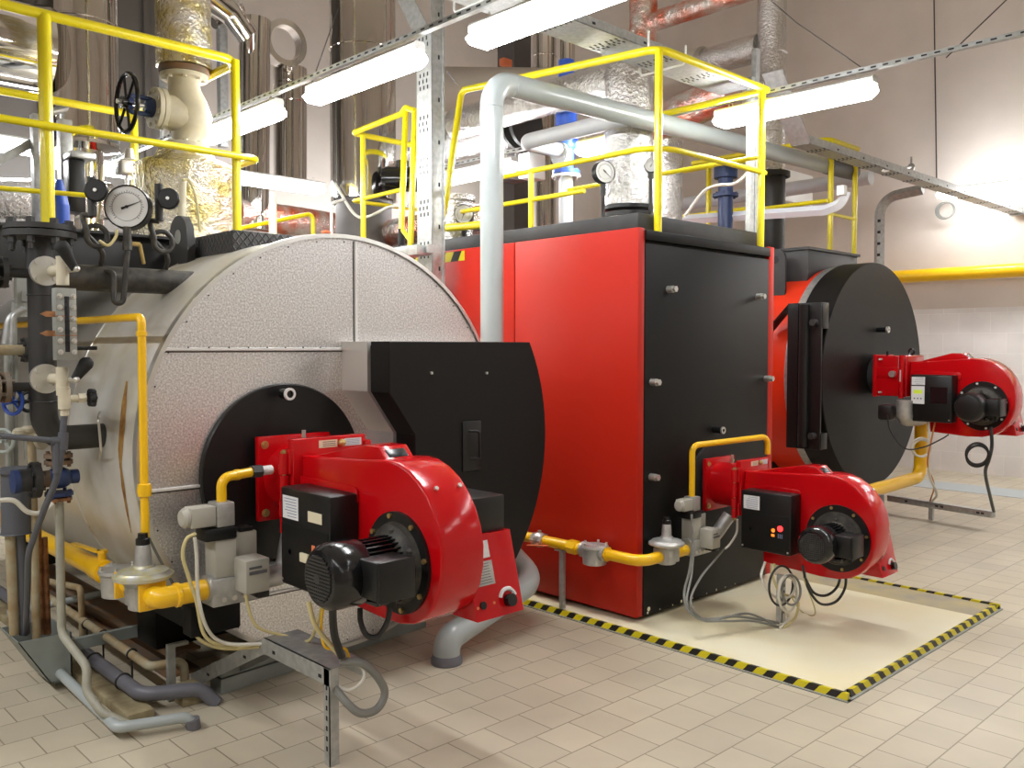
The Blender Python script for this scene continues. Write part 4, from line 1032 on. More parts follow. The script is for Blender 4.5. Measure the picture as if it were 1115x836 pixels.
rail('ladder_railing', 'yellow double stile ladder rail by the perforated galvanised column', [
    ('top_rail', [at(453, 121, X=4.4), at(442, 117, X=QX), at(437, 124, X=QX), at(384, 145, X=QX), at(470, 162, Y=at(384, 145, X=QX).y)], 0.025, 0.05),
    ('middle_rail', [at(440, 206, X=QX), at(384, 219, X=QX), at(462, 229, Y=at(384, 219, X=QX).y)], 0.018, 0.04),
    ('post', [at(395, 148, X=QX), V((at(395, 148, X=QX).x, at(395, 148, X=QX).y, 2.42))], 0.024, None),
    ('stile', [at(442, 117, X=QX), at(437, 250, X=4.32)], 0.025, None),
    ('stile', [at(452, 122, X=4.4), at(447, 268, X=4.3)], 0.025, None),
    ('rung', [at(438, 250, X=4.32), at(447, 262, X=4.3)], 0.018, None)])
g = G(); g.cyl(at(437, 249, X=4.32), at(436.6, 269, X=4.32), 0.027, n=16); obj('rubber_foot', g, 'black_matt', bpy.data.objects['ladder_railing'])
hy = 4.06
rail('platform_railing', 'yellow railing on top of the boiler with round black door', [
    ('top_rail', [(8.06, 5.6, 3.68), (8.06, hy, 3.68), (8.68, hy, 3.68)], 0.026, 0.08),
    ('middle_rail', [(8.06, 6.0, 3.10), (8.06, hy, 3.10)], 0.02, None),
    ('middle_rail', [(8.04, hy, 2.98), (8.66, hy, 2.98)], 0.017, None),
    ('post', [(8.12, hy, 2.62), (8.12, hy, 3.68)], 0.026, None),
    ('post', [(8.63, hy, 2.62), (8.63, hy, 3.68)], 0.024, None)])
rail('platform_railing', 'yellow railing behind the wide foil duct to its right', [
    ('top_rail', [(7.65, 6.2, 3.52), (7.65, 4.7, 3.52)], 0.026, None),
    ('middle_rail', [(7.65, 6.2, 3.05), (7.65, 4.7, 3.05)], 0.02, None),
    ('post', [(7.65, 5.12, 2.62), (7.65, 5.12, 3.52)], 0.026, None)])
g = G(); g.cable([at(746, 235, X=6.2), at(765, 210, X=6.2), at(780, 202, X=6.2), at(800, 200, X=6.2), at(815, 188, X=6.2)], 0.014); one('cable', g, 'cable_white', 'pale cable bending over the roof behind the right railing', 'cable')

# ---- CABLE TRAYS
def perf(g, c, u, w, n, sx=0.035, sw=0.012, cols=3, rows=3, dn=None):
    """dark slots on a tray face: centre c, along u, across w, normal n"""
    c, u, w, n = V(c), V(u).normalized(), V(w).normalized(), V(n).normalized()
    for i in range(rows):
        for j in range(cols):
            g.obox(c+u*(i-(rows-1)/2)*sx*1.3+w*(j-(cols-1)/2+(0.25 if i % 2 else 0))*sw*3.0, u*sx*0.4, w*sw*0.45, n*0.0012)
cx0, cx1, cy0, cy1 = 3.98, 4.09, 4.98, 5.15
t = thing('cable_riser', 'perforated galvanised upright cable column between the silver and red boilers', 'cable tray', (cx0, cy0, 0))
g = G(); g.box(cx0, cx0+0.006, cy0, cy1, 0.0, 3.95); g.box(cx0, cx1, cy0, cy0+0.006, 0.0, 4.5, 0.001); g.box(cx0, cx1, cy1-0.006, cy1, 0.0, 3.95); g.box(cx1-0.01, cx1, cy0-0.012, cy0+0.01, 0.0, 4.5)
g.use(1)
for z in [0.6+0.30*k for k in range(12)]: perf(g, (cx0-0.0005, (cy0+cy1)/2, z), Z_, Y_, X_, 0.035, 0.014)
for z in [0.75+0.30*k for k in range(12)]: g.box(cx0+0.06, cx0+0.075, cy0-0.0015, cy0+0.001, z, z+0.03)
obj('tray', g, ['galv', 'black_matt'], t)
g = G(); g.obox((cx0-0.03, (cy0+cy1)/2+0.14, 4.17), (0.003, 0, 0), (0, 0.085, 0), V((0, 0.17, 0.25)), 0); obj('tray_bend', g, 'galv', t)
g = G(); zc = at(440, 277, X=4.0).z; g.box(3.86, 4.0, 5.0, 5.40, zc-0.035, zc+0.035, 0.003); g.box(3.93, 3.99, 4.96, 4.985, zc-0.02, zc+0.04); obj('bracket', g, 'galv', t)
def tray(name, label, x0, x1, y, z, w=0.30, h=0.06):
    t = thing(name, label, 'cable tray', ((x0+x1)/2, y, z))
    g = G(); g.box(x0, x1, y-w/2, y+w/2, z, z+0.004); g.box(x0, x1, y-w/2, y-w/2+0.004, z, z+h); g.box(x0, x1, y+w/2-0.004, y+w/2, z, z+h)
    g.use(1)
    x = x0+0.3
    while x < x1-0.2:
        perf(g, (x, y-w*0.25, z-0.0005), X_, Y_, Z_, 0.03, 0.013, 3, 3); perf(g, (x, y+w*0.22, z-0.0005), X_, Y_, Z_, 0.03, 0.013, 3, 3); g.box(x+0.2, x+0.23, y-w/2-0.001, y-w/2+0.001, z+0.02, z+0.035); x += 0.5
    obj('tray', g, ['galv', 'black_matt'], t)
    return t
T1 = tray('cable_tray', 'wide perforated cable tray over the front of the tall red boiler', 2.6, 5.9, 3.72, 3.63, 0.28)
g = G(); g.box(5.80, 5.85, 3.52, 3.56, 2.45, 3.68); g.box(5.86, 5.91, 3.52, 3.56, 2.45, 3.9); each('strut', g, 'galv', T1)
g = G()
for x in (3.3, 4.6, 5.0): g.pipe([(x, 3.54, 3.72), (x, 3.54, 3.60), (x, 3.92, 3.60), (x, 3.92, 3.72)], 0.008, 0.03, 8)
each('hanger_rod', g, 'white_plastic', T1)
T2 = tray('cable_tray', 'perforated cable tray running across to the plain right wall', 6.95, 12.55, 3.75, 3.40, 0.16, 0.07)
g = G(); g.obox((6.72, 3.75, 3.66), V((0.24, 0, -0.25)), (0, 0.09, 0), V((0.003, 0, 0.003))); g.box(12.45, 12.56, -2.0, 3.83, 3.38, 3.45, 0.004); each('tray_bend', g, 'galv', T2)
g = G(); p, q = at(962, 186, Y=3.6), at(992, 182, X=10.6); g.cyl(p, q, 0.014, n=10); g.ball(q, 0.045, n=12); g.cyl(q-Z_*0.07, q+Z_*0.12, 0.012, n=8); one('ceiling_detector', g, 'cast_alu', 'small sensor on an arm off the right cable tray', 'sensor')
# bent conduit tray behind the third boiler
g = G(); x = 10.2
a = at(958, 320, X=x); b = at(958, 222, X=x)
pts = [V((x, a.y, 0.0)), V((x, b.y, b.z+0.06)), at(1005, 206, X=x)]
g.pipe([p+Y_*0.0 for p in pts], 0.06, 0.22, 4, 8)
g.use(1)
for k in range(9): g.box(x-0.07, x-0.055, a.y-0.02, a.y+0.01, 2.1+k*0.13, 2.13+k*0.13)
one('cable_duct', g, ['galv', 'black_matt'], 'bent galvanised cable duct behind the round black door', 'cable duct')
g = G(); X3 = 7.35
g.pipe([at(745, 239, X=X3), at(898, 229, X=X3), at(916, 222, X=X3), at(921, 208, X=X3)], 0.045, 0.12, 4, 8); one('cable_duct', g, 'pale_pipe', 'pale cable duct curving up in front of the yellow platform railing', 'cable duct')
a, b = at(912, 205, X=7.3), at(920, 212, X=7.3); g = G(); g.box(7.28, 7.34, b.y, a.y, b.z, a.z+0.02, 0.004); one('junction_box', g, 'white_plastic', 'small white box at the end of the pale cable duct', 'junction box')
# yellow gas main along the right wall, cable coil above
g = G(); g.cyl((12.45, -3, at(1115, 294.5, X=12.45).z), (12.45, 9.5, at(975, 301, X=12.45).z), 0.088, n=32); one('gas_main', g, 'yellow_gas', 'thick yellow gas main along the plain right wall', 'pipe')
g = G(); c = at(1031, 229, X=12.4)
for k in range(4): g.torus(c+Y_*0.01*k, (0.9, 0.1, 0), 0.10+0.004*k, 0.008, 28, 6)
one('cable_coil', g, 'cable_grey', 'coil of grey cable hanging above the yellow gas main', 'cable')
# motors / fan behind ladder
c = at(420, 195, X=4.9)
g = G(); g.cyl(c, c+V((0.5, -0.42, 0)).normalized()*0.42, 0.115, n=28); g.lathe([(0.115, 0), (0.1, 0.03), (0.06, 0.04)], c, V((-0.5, 0.42, 0)), 28)
t = one('fan_motor', g, 'black_gloss', 'black electric motor behind the yellow ladder stiles', 'motor', loc=c)
e = c+V((0.5, -0.42, 0)).normalized()*0.42
g = G(); g.cyl(e, e+V((0.5, -0.42, 0)).normalized()*0.10, 0.20, n=28); g.cyl(c+V((0.12, -0.1, 0.10)), c+V((0.12, -0.1, 0.17)), 0.06, n=12); each('motor_flange', g, 'dirty_black', t)
g = G(); g.cable([at(365, 200, X=4.6), at(385, 232, X=4.6), at(400, 236, X=4.6), at(425, 225, X=4.6), at(445, 224, X=4.6)], 0.014); one('hose', g, 'cable_white', 'pale hose sagging in front of the dark drum', 'hose')
g = G(); g.pipe([at(361, 262, X=4.35), at(361, 222, X=4.35), at(375, 217, X=4.5)], 0.014, 0.03, 10); one('standing_tube', g, 'white_plastic', 'thin white tube left of the dark drum', 'pipe')
g = G(); c = at(355, 253, X=4.3); g.ball(c, 0.035, 1.4, 1, 0.6); one('orange_cap', g, 'orange', 'small orange cap just above the silver boiler rim', 'cap')
c = at(490, 235, X=4.6)
g = G(); a, b = at(549, 62, Y=8.6), at(558, 73, Y=8.6); g.box(a.x, b.x, 8.6, 8.7, b.z, a.z, 0.01); t = one('junction_box', g, 'orange', 'small orange junction box high above the big grey elbow', 'junction box')
g = G(); a, b = at(560, 55, Y=10.5), at(578, 90, Y=10.5); g.box(a.x, b.x, 10.5, 10.9, 2.0, a.z+1.0); one('duct_column', g, 'drum_grey', 'dark grey square duct behind the upright chrome pipes', 'duct')
g = G(); a = at(593, 60, Y=8.4); g.cyl((a.x, 8.4, 0), (a.x, 8.4, 7.0), 0.155, n=32); g.torus((a.x, 8.4, at(593, 62, Y=8.4).z), Z_, 0.157, 0.008, 32, 6); one('chrome_flue', g, 'chrome', 'upright chrome pipe behind the blue safety valve top', 'flue')
g = G(); a = at(618, 60, Y=8.1); g.cyl((a.x, 8.1, 0), (a.x, 8.1, 7.0), 0.10, n=28); one('chrome_flue', g, 'chrome', 'narrow upright chrome pipe beside the dark grey square duct', 'flue')
# ================================================================ GAS TRAIN OF THE SILVER BOILER
LX, LZ_ = 1.497, 0.625
TY = 3.78
g = G(); g.pipe([(LX, 8.5, LZ_), (LX, 4.32, LZ_)], 0.047, None, 24)
t = one('gas_pipe', g, 'yellow_gas', 'long yellow gas pipe coming along the silver boiler to the dusty filter', 'pipe')
g = G(); p = V((LX, 4.42, LZ_)); g.cyl(p-Y_*0.06, p+Y_*0.06, 0.056, n=24); g.cyl(p, p+Z_*0.085, 0.02, n=14); g.cyl(p+Z_*0.085, p+Z_*0.10, 0.026, n=6)
g.obox(p+V((-0.03, 0.13, 0.095)), V((-0.012, 0.14, 0)), V((0.016, 0, 0)), (0, 0, 0.005), 0.003)
obj('ball_valve', g, 'yellow_gas', t)
def gas_filter(p, r, d, label):
    """round filter with lid; d = flow direction"""
    p = V(p); d = V(d).normalized(); t = thing('gas_filter', label, 'filter', p)
    g = G(); g.lathe([(r*0.75, -r*0.95), (r*0.88, -r*0.9), (r*0.92, 0.2*r), (r*1.0, 0.3*r)], p, Z_, 36); g.cyl(p-d*r*1.2, p+d*r*1.2, r*0.6, n=24); obj('bowl', g, 'cast_alu', t)
    g = G(); g.lathe([(r*1.02, 0.3*r), (r*1.05, 0.34*r), (r*1.02, 0.5*r), (r*0.4, 0.55*r)], p, Z_, 36); obj('lid', g, 'cast_alu', t)
    g = G()
    for k in range(5):
        a = 2*PI*k/5+0.4; q = p+V((math.cos(a), math.sin(a), 0))*r*0.88+Z_*r*0.5; g.hexbolt(q, Z_, 0.008, 0.018)
    obj('lid_bolts', g, 'zinc', t)
    return t
gas_filter((LX, 4.20, LZ_+0.005), 0.088, Y_, 'grey round gas filter in the yellow line by the silver boiler')
g = G(); x, y = X_*0.055, Z_*0.055
g.obox((LX, 4.095, LZ_), X_*0.06, Y_*0.008, Z_*0.06, 0.004); g.cyl((LX, 4.10, LZ_), (LX, 3.99, LZ_), 0.045, n=24)
one('pipe_flange', g, 'yellow_gas', 'square yellow flange between grey gas filter and regulator', 'flange')
def regulator(p, s, d, label, m='cast_alu_paint'):
    p = V(p); d = V(d).normalized(); t = thing('gas_regulator', label, 'regulator', p)
    g = G(); g.lathe([(0.055*s, -0.085*s), (0.065*s, -0.08*s), (0.072*s, 0.02*s), (0.10*s, 0.045*s)], p, Z_, 36); g.obox(p-Z_*0.02*s, d*0.085*s, d.cross(Z_)*0.055*s, Z_*0.055*s, 0.006); obj('body', g, 'cast_alu', t)
    g = G(); g.lathe([(0.10*s, 0.045*s), (0.128*s, 0.055*s), (0.128*s, 0.068*s), (0.112*s, 0.075*s), (0.105*s, 0.085*s), (0.05*s, 0.10*s), (0.045*s, 0.11*s)], p, Z_, 40); obj('diaphragm_cover', g, m, t)
    g = G(); q = p-d.cross(Z_)*0.0; g.lathe([(0.042*s, 0.10*s), (0.036*s, 0.12*s), (0.032*s, 0.19*s), (0.028*s, 0.20*s)], q, Z_, 24); tw = obj('spring_tower', g, 'cast_alu', t)
    g = G(); g.lathe([(0.03*s, 0.20*s), (0.03*s, 0.225*s), (0.022*s, 0.23*s), (0.020*s, 0.25*s)], q, Z_, 24); obj('cap', g, 'black_satin', tw)
    return t
regulator((LX, 3.91, LZ_+0.01), 1.0, Y_, 'grey round gas regulator with yellow drips by the silver boiler')
g = G(); g.obox((LX, 3.815, LZ_), X_*0.06, Y_*0.008, Z_*0.06, 0.004); g.pipe([(LX, 3.82, LZ_), (LX, 3.755, LZ_), (1.72, 3.755, LZ_)], 0.046, 0.062, 24); g.lathe([(0.046, -0.012), (0.053, -0.008), (0.053, 0.008), (0.046, 0.012)], (1.58, 3.755, LZ_), X_, 24, cap=False)
one('gas_pipe', g, 'yellow_gas', 'short fat yellow elbow between the regulator and the cream valve block', 'pipe')
# vent riser
g = G(); g.pipe([(LX+0.018, 3.93, LZ_+0.09), (LX+0.018, 3.93, 1.833), (LX+0.018, 6.5, 1.833)], 0.018, 0.03, 16); g.lathe([(0.018, -0.03), (0.028, -0.026), (0.031, 0), (0.028, 0.026), (0.018, 0.03)], (LX+0.018, 3.93, 1.07), Z_, 20, cap=False)
for z in (0.78, 1.76): g.lathe([(0.018, -0.012), (0.022, -0.01), (0.022, 0.01), (0.018, 0.012)], (LX+0.018, 3.93, z), Z_, 20, cap=False)
one('vent_pipe', g, 'yellow_gas', 'thin upright yellow pipe in front of the silver boiler turning back at the top', 'pipe')
# valve block
def valve_block(o, s, label, pipe_end):
    """double solenoid valve: o = inlet centre, runs in +x"""
    o = V(o); t = thing('gas_valve_block', label, 'valve', o)
    B_ = lambda g, x0, x1, y0, y1, z0, z1, b=0.005: g.box(o.x+x0*s, o.x+x1*s, o.y+y0*s, o.y+y1*s, o.z+z0*s, o.z+z1*s, b*s)
    g = G(); B_(g, 0.0, 0.26, -0.06, 0.06, -0.075, 0.05, 0.008); g.cyl(o-X_*0.01*s, o+X_*0.02*s, 0.062*s, n=24); body = obj('body', g, 'cast_alu', t)
    g = G()
    for k in range(4): g.cyl(o+V((0.05+0.05*k, -0.06, -0.045))*s, o+V((0.05+0.05*k, -0.068, -0.045))*s, 0.012*s, n=14)
    each('body_plug', g, 'zinc', body, 0.0)
    g = G(); B_(g, 0.02, 0.12, -0.05, 0.06, 0.05, 0.22, 0.006); obj('coil_housing', g, 'valve_grey', t)
    g = G(); B_(g, 0.13, 0.235, -0.02, 0.06, 0.06, 0.235, 0.006); obj('coil_housing', g, 'valve_grey', t)
    g = G(); B_(g, 0.105, 0.22, -0.165, -0.035, -0.015, 0.135, 0.006); ac = obj('actuator', g, 'valve_grey', t)
    g = G(); B_(g, 0.12, 0.205, -0.168, -0.164, 0.07, 0.085, 0); B_(g, 0.12, 0.18, -0.168, -0.164, 0.095, 0.105, 0); obj('actuator_label', g, 'ink', ac)
    g = G(); B_(g, 0.17, 0.225, -0.15, -0.06, -0.045, -0.01, 0.003); obj('cable_entry', g, 'black_satin', ac)
    g = G(); B_(g, -0.03, 0.12, -0.06, 0.05, 0.22, 0.275, 0.01); obj('switch_base', g, 'black_satin', t)
    g = G(); B_(g, 0.15, 0.22, -0.02, 0.05, 0.235, 0.255, 0.006); obj('housing_cap', g, 'black_satin', t)
    g = G(); B_(g, 0.03, 0.115, -0.05, 0.05, 0.275, 0.385, 0.008); pv = obj('pilot_valve', g, 'cast_alu', t)
    g = G(); B_(g, -0.085, 0.03, -0.045, 0.045, 0.285, 0.375, 0.008); c = o+V((-0.085, 0, 0.33))*s; g.lathe([(0.045*s, 0), (0.045*s, 0.015*s), (0.034*s, 0.028*s), (0.02*s, 0.03*s)], c, -X_, 20); obj('pilot_coil', g, 'valve_grey', pv)
    return t
VB = V((1.715, 3.755, LZ_))
valve_block(VB, 1.0, 'beige gas valve block with coils left of the largest burner', None)
g = G(); g.pipe([(1.79, 3.755, 1.01), (1.79, 3.755, 1.115), (1.955, 3.775, 1.125)], 0.022, 0.045, 16); g.lathe([(0.022, -0.012), (0.025, -0.01), (0.025, 0.01), (0.022, 0.012)], (1.87, 3.765, 1.12), X_, 18, cap=False)
t = one('pilot_pipe', g, 'yellow_gas', 'short yellow elbow pipe from the beige valve to the largest burner hinge', 'pipe')
g = G(); g.hexbolt((1.945, 3.775, 1.125), X_, 0.031, 0.05); obj('union_nut', g, 'dark_steel', t)
g = G(); g.cyl((1.995, 3.775, 1.125), (2.05, 3.78, 1.125), 0.022, n=14); obj('nipple', g, 'white_ring', t)
g = G(); g.pipe([(1.965, 3.755, LZ_), (2.10, 3.755, LZ_), (2.16, 3.80, 0.78), (2.19, 3.80, 0.92)], 0.05, 0.07, 22); one('gas_elbow', g, 'cast_alu', 'grey metal elbow joining the beige valve block to the largest burner', 'pipe')
# black support arm below the valve block
g = G(); a = at(197, 668, Y=3.85); g.box(1.66, 1.90, 3.80, 3.90, 0.40, 0.545, 0.012); g.box(1.68, 1.72, 3.88, 4.55, 0.42, 0.50); one('support_arm', g, 'black_panel', 'black support arm beneath the beige valve block', 'bracket')

# ================================================================ GAS TRAIN OF THE TALL RED BOILER
bX, bY, bZ = 4.10, 3.185, 0.445
g = G(); g.pipe([(bX, 6.8, bZ), (bX, 3.64, bZ)], 0.034, None, 20); t = one('gas_pipe', g, 'yellow_gas', 'yellow gas pipe running along the tall red side panel', 'pipe')
g = G(); p = V((bX, 4.02, bZ)); g.hexbolt(p-Y_*0.05, Y_, 0.045, 0.1); g.ball(p, 0.05, n=14); g.cyl(p, p+Z_*0.06, 0.014, n=10); obj('ball_valve', g, 'zinc', t)
g = G(); g.obox(p+V((-0.04, -0.02, -0.03)), V((0, 0.09, -0.012)), X_*0.012, Z_*0.004, 0.002); obj('lever', g, 'orange', t)
g = G(); p = V((bX, 3.72, bZ)); g.hexbolt(p-Y_*0.035, Y_, 0.046, 0.07); obj('union_nut', g, 'yellow_gas', t)
gas_filter((bX, 3.545, bZ), 0.082, Y_, 'grey round gas filter in front of the tall red side panel')
g = G(); g.pipe([(bX, 3.45, bZ), (bX, bY, bZ), (4.28, bY, bZ)], 0.034, 0.09, 20); g.hexbolt((bX, 3.465, bZ), -Y_, 0.046, 0.03); one('gas_pipe', g, 'yellow_gas', 'yellow elbow pipe round the corner of the tall red boiler', 'pipe')
regulator((4.345, bY, bZ+0.02), 0.85, X_, 'small grey gas regulator in front of the flat black boiler front', 'cast_alu')
g = G(); g.cyl((4.41, bY, bZ), (4.56, bY, bZ), 0.034, n=20); one('gas_pipe', g, 'yellow_gas', 'very short yellow pipe between small regulator and valve block', 'pipe')
valve_block((4.55, bY, bZ+0.02), 0.80, 'beige gas valve block left of the burner with red lamps', None)
g = G(); g.pipe([(4.75, bY, bZ+0.03), (4.85, bY, bZ+0.03), (4.93, 3.12, 0.62)], 0.042, 0.09, 20); one('gas_elbow', g, 'cast_alu', 'curved metal elbow feeding the burner with red lamps', 'pipe')
py0 = bY+0.0
g = G(); g.pipe([(4.605, py0, 0.77), (4.605, py0, 1.09), (5.22, 3.02, 1.115), (5.22, 3.02, 1.0)], 0.019, 0.05, 16); t = one('pilot_pipe', g, 'yellow_gas', 'yellow pipe arched over the burner with red lamps', 'pipe')
g = G(); g.box(bX-0.016, bX+0.016, 3.80, 3.83, KH-0.002, bZ-0.034, 0.002); g.box(bX-0.03, bX+0.03, 3.77, 3.86, bZ-0.04, bZ-0.034); one('pipe_support', g, 'galv', 'thin grey post holding the yellow pipe at the tall red boiler', 'post')

# ================================================================ GAS PIPE OF THE THIRD BOILER
c0 = at(1003, 470, Y=3.2)
g = G(); g.pipe([(c0.x, 3.2, 1.12), (c0.x, 3.2, 0.53), (6.2, 3.2, 0.50)], 0.056, 0.12, 22); one('gas_pipe', g, 'yellow_gas', 'yellow gas pipe under the round black door rising to its burner', 'pipe')
g = G(); p = at(969, 448, Y=3.25)
g.pipe([(p.x+0.17, 3.2, 1.24), (p.x+0.17, 3.2, 1.08), (c0.x, 3.2, 1.06), (c0.x, 3.2, 1.13)], 0.068, 0.10, 20); one('gas_elbow', g, 'cast_alu', 'metal elbow under the burner with the display panel', 'pipe')
g = G(); p = at(966, 448, Y=3.2); g.box(p.x-0.06, p.x+0.06, 3.14, 3.26, p.z-0.07, p.z+0.06, 0.02); one('pressure_switch', g, 'black_satin', 'black pressure switch under the burner with display panel', 'switch')

# ================================================================ WATER COLUMN AT THE LEFT
KX, KY = 1.262, 4.45
t = thing('water_column', 'thick black pipe column with bolted flange top at the left of the silver boiler', 'pipe', (KX, KY, 1.2))
g = G(); g.pipe([(KX, KY, 2.225), (KX, KY, 1.275), (1.60, KY, 1.275)], 0.058, 0.115, 30, 12); obj('pipe', g, 'dark_steel', t)
for z in (1.94, 1.45): 
    g = G(); g.torus((KX, KY, z), Z_, 0.058, 0.004, 30, 6); obj('weld_seam', g, 'dark_steel', t)
g = G(); g.cyl((KX, KY, 2.20), (KX, KY, 2.228), 0.152, n=44); obj('lower_flange', g, 'dark_steel', t)
g = G(); g.cyl((KX, KY, 2.234), (KX, KY, 2.258), 0.15, n=44); bf = obj('blind_flange', g, 'dark_steel', t)
g = G()
for k in range(8):
    a = 2*PI*k/8+0.2; p = V((KX+0.125*math.cos(a), KY+0.125*math.sin(a), 2.17)); g.hexbolt(p, Z_, 0.019, 0.03); g.cyl(p, p+Z_*0.10, 0.012, n=10); g.hexbolt(p+Z_*0.088, Z_, 0.019, 0.024); g.cyl(p-Z_*0.03, p, 0.012, n=10)
each('flange_bolt', g, 'dark_steel', bf, 0.0)
g = G(); g.cyl((KX, KY, 2.03), (1.98, KY, 2.03), 0.062, n=30); obj('upper_branch', g, 'dirty_black', t)
for z, mm in ((2.035, 'dark_steel'), (1.52, 'rust_steel')):
    g = G(); g.cyl((KX, KY, z), (1.12, KY, z), 0.021, n=16); obj('side_nozzle', g, 'dark_steel', t)
    g = G(); flange(g, (1.105, KY, z), X_, 0.07, 0.022, nb=6, br=0.01); flange(g, (1.06, KY, z), X_, 0.07, 0.03, nb=6, br=0.01); obj('nozzle_flange', g, mm, t)
# gauge glass
gy = 4.08; ga, gb = at(60, 313, Y=gy), at(84.5, 392, Y=gy)
t = thing('level_gauge', 'bolted steel water level gauge with black glass slot in front of the black column', 'gauge', ((ga.x+gb.x)/2, gy, gb.z))
g = G(); g.box(ga.x, gb.x, gy, gy+0.05, gb.z, ga.z, 0.002); obj('frame', g, 'galv_dull', t)
xm = (ga.x+gb.x)/2+0.003; w = gb.x-ga.x
g = G(); g.box(xm-w*0.12, xm+w*0.12, gy-0.002, gy+0.01, gb.z+0.035, ga.z-0.035, 0.003); obj('glass', g, 'glass_dark', t)
g = G()
for k in range(6):
    z = gb.z+0.035+(ga.z-gb.z-0.07)*k/5
    for x in (ga.x+w*0.2, gb.x-w*0.14): g.cyl((x, gy, z), (x, gy-0.003, z), 0.0115, n=18); g.hexbolt((x, gy-0.003, z), -Y_, 0.0075, 0.012)
each('bolt', g, 'zinc', t, 0.0)
g = G()
for y_ in (342, 363): p = at(60, y_, Y=gy); g.prism([p+V((0, -0.002, -0.012)), p+V((0, -0.002, 0.012)), p+V((-0.035, -0.002, 0.012)), p+V((-0.06, -0.002, 0)), p+V((-0.035, -0.002, -0.012))], (0, 0.003, 0)); g.box(p.x, gb.x, gy-0.0015, gy, p.z-0.010, p.z-0.006)
each('level_pointer', g, 'copper', t)
g = G(); p = at(88, 379, Y=gy); g.cyl((gb.x, gy+0.03, p.z), (gb.x+0.09, gy+0.03, p.z), 0.009, n=10); obj('side_pin', g, 'black_matt', t)
def cock(q, lever_to, label):
    c = at(*q, Y=4.18); t = thing('gauge_cock', label, 'valve', c)
    g = G(); g.cyl(c+V((-0.025, 0.14, 0)), c+V((-0.025, 0.165, 0)), 0.066, n=32); g.cyl(c+V((-0.025, 0.165, 0)), c+V((-0.025, 0.22, 0)), 0.035, n=16)
    for k in range(4): a = PI/4+k*PI/2; g.hexbolt(c+V((-0.025+0.05*math.cos(a), 0.14, 0.05*math.sin(a))), -Y_, 0.011, 0.008)
    obj('flange', g, 'zinc', t)
    g = G(); g.cyl(c-Z_*0.07, c+Z_*0.055, 0.026, n=18); g.cyl(c, c+Y_*0.15, 0.024, n=14); obj('body', g, 'valve_cream', t)
    e = at(*lever_to, Y=4.05); s0 = c+V((0.035, -0.05, 0)); e = V((e.x, s0.y-0.02, e.z))
    g = G(); g.cyl(c+V((0.02, 0, 0)), s0+V((0.003, -0.015, 0)), 0.014, n=14); g.ball(s0+V((0.003, -0.02, 0)), 0.013); obj('spindle', g, 'zinc', t)
    g = G(); g.sweep([s0, s0.lerp(e, 0.5), e], [0.018, 0.024, 0.031], 16); g.ball(e, 0.031); obj('lever', g, 'black_matt', t)
    return t
cock((68, 293), (73, 268), 'gauge cock with black lever pointing up above the level gauge')
cock((68, 413), (99, 396), 'gauge cock with slanted black lever below the level gauge')
t = thing('drain_cock', 'cream drain tee with black star knob under the level gauge', 'valve', at(70, 434, Y=4.15))
c = at(70, 434, Y=4.15)
g = G(); g.cyl(c-Z_*0.045, c+Z_*0.05, 0.026, n=18); g.cyl(c, c+X_*0.09, 0.016, n=14); g.hexbolt(c+X_*0.055, X_, 0.023, 0.03); g.cyl(c-Z_*0.075, c-Z_*0.045, 0.018, n=12); obj('body', g, 'valve_cream', t)
g = G(); k0 = c+X_*0.115
for k in range(6): a = k*PI/3; g.ball(k0+V((0, math.cos(a), math.sin(a)))*0.03, 0.016, 1, 1, 1, 10)
g.cyl(k0-X_*0.012, k0+X_*0.012, 0.034, n=20); obj('star_knob', g, 'black_matt', t)
g = G(); pts = [c-Z_*0.07, at(69, 462, Y=4.15), at(68, 478, Y=4.15), at(66, 500, Y=4.15), at(60, 525, Y=4.18), at(48, 555, Y=4.25), at(37, 585, Y=4.35), at(31, 605, Y=4.4), at(30, 640, Y=4.55), at(28, 690, Y=4.75)]
g.cable(pts, 0.014, 12, 6); one('hose', g, 'pvc_grey', 'dark grey hose curving from the drain cock down into the hopper', 'hose')
g = G(); g.cyl(at(-5, 474, Y=4.15), at(62, 480, Y=4.15), 0.013, n=12); c = at(61, 480, Y=4.15); g.cyl(c-X_*0.02, c+X_*0.03, 0.018, n=12); g.cyl(at(69, 471, Y=4.15), at(68, 490, Y=4.15), 0.022, n=12); g.cyl(c-Z_*0.14, c, 0.016, n=10)
one('drain_pipe', g, 'pvc_grey', 'thin dark grey pipe across the black elbow to the hose', 'pipe')
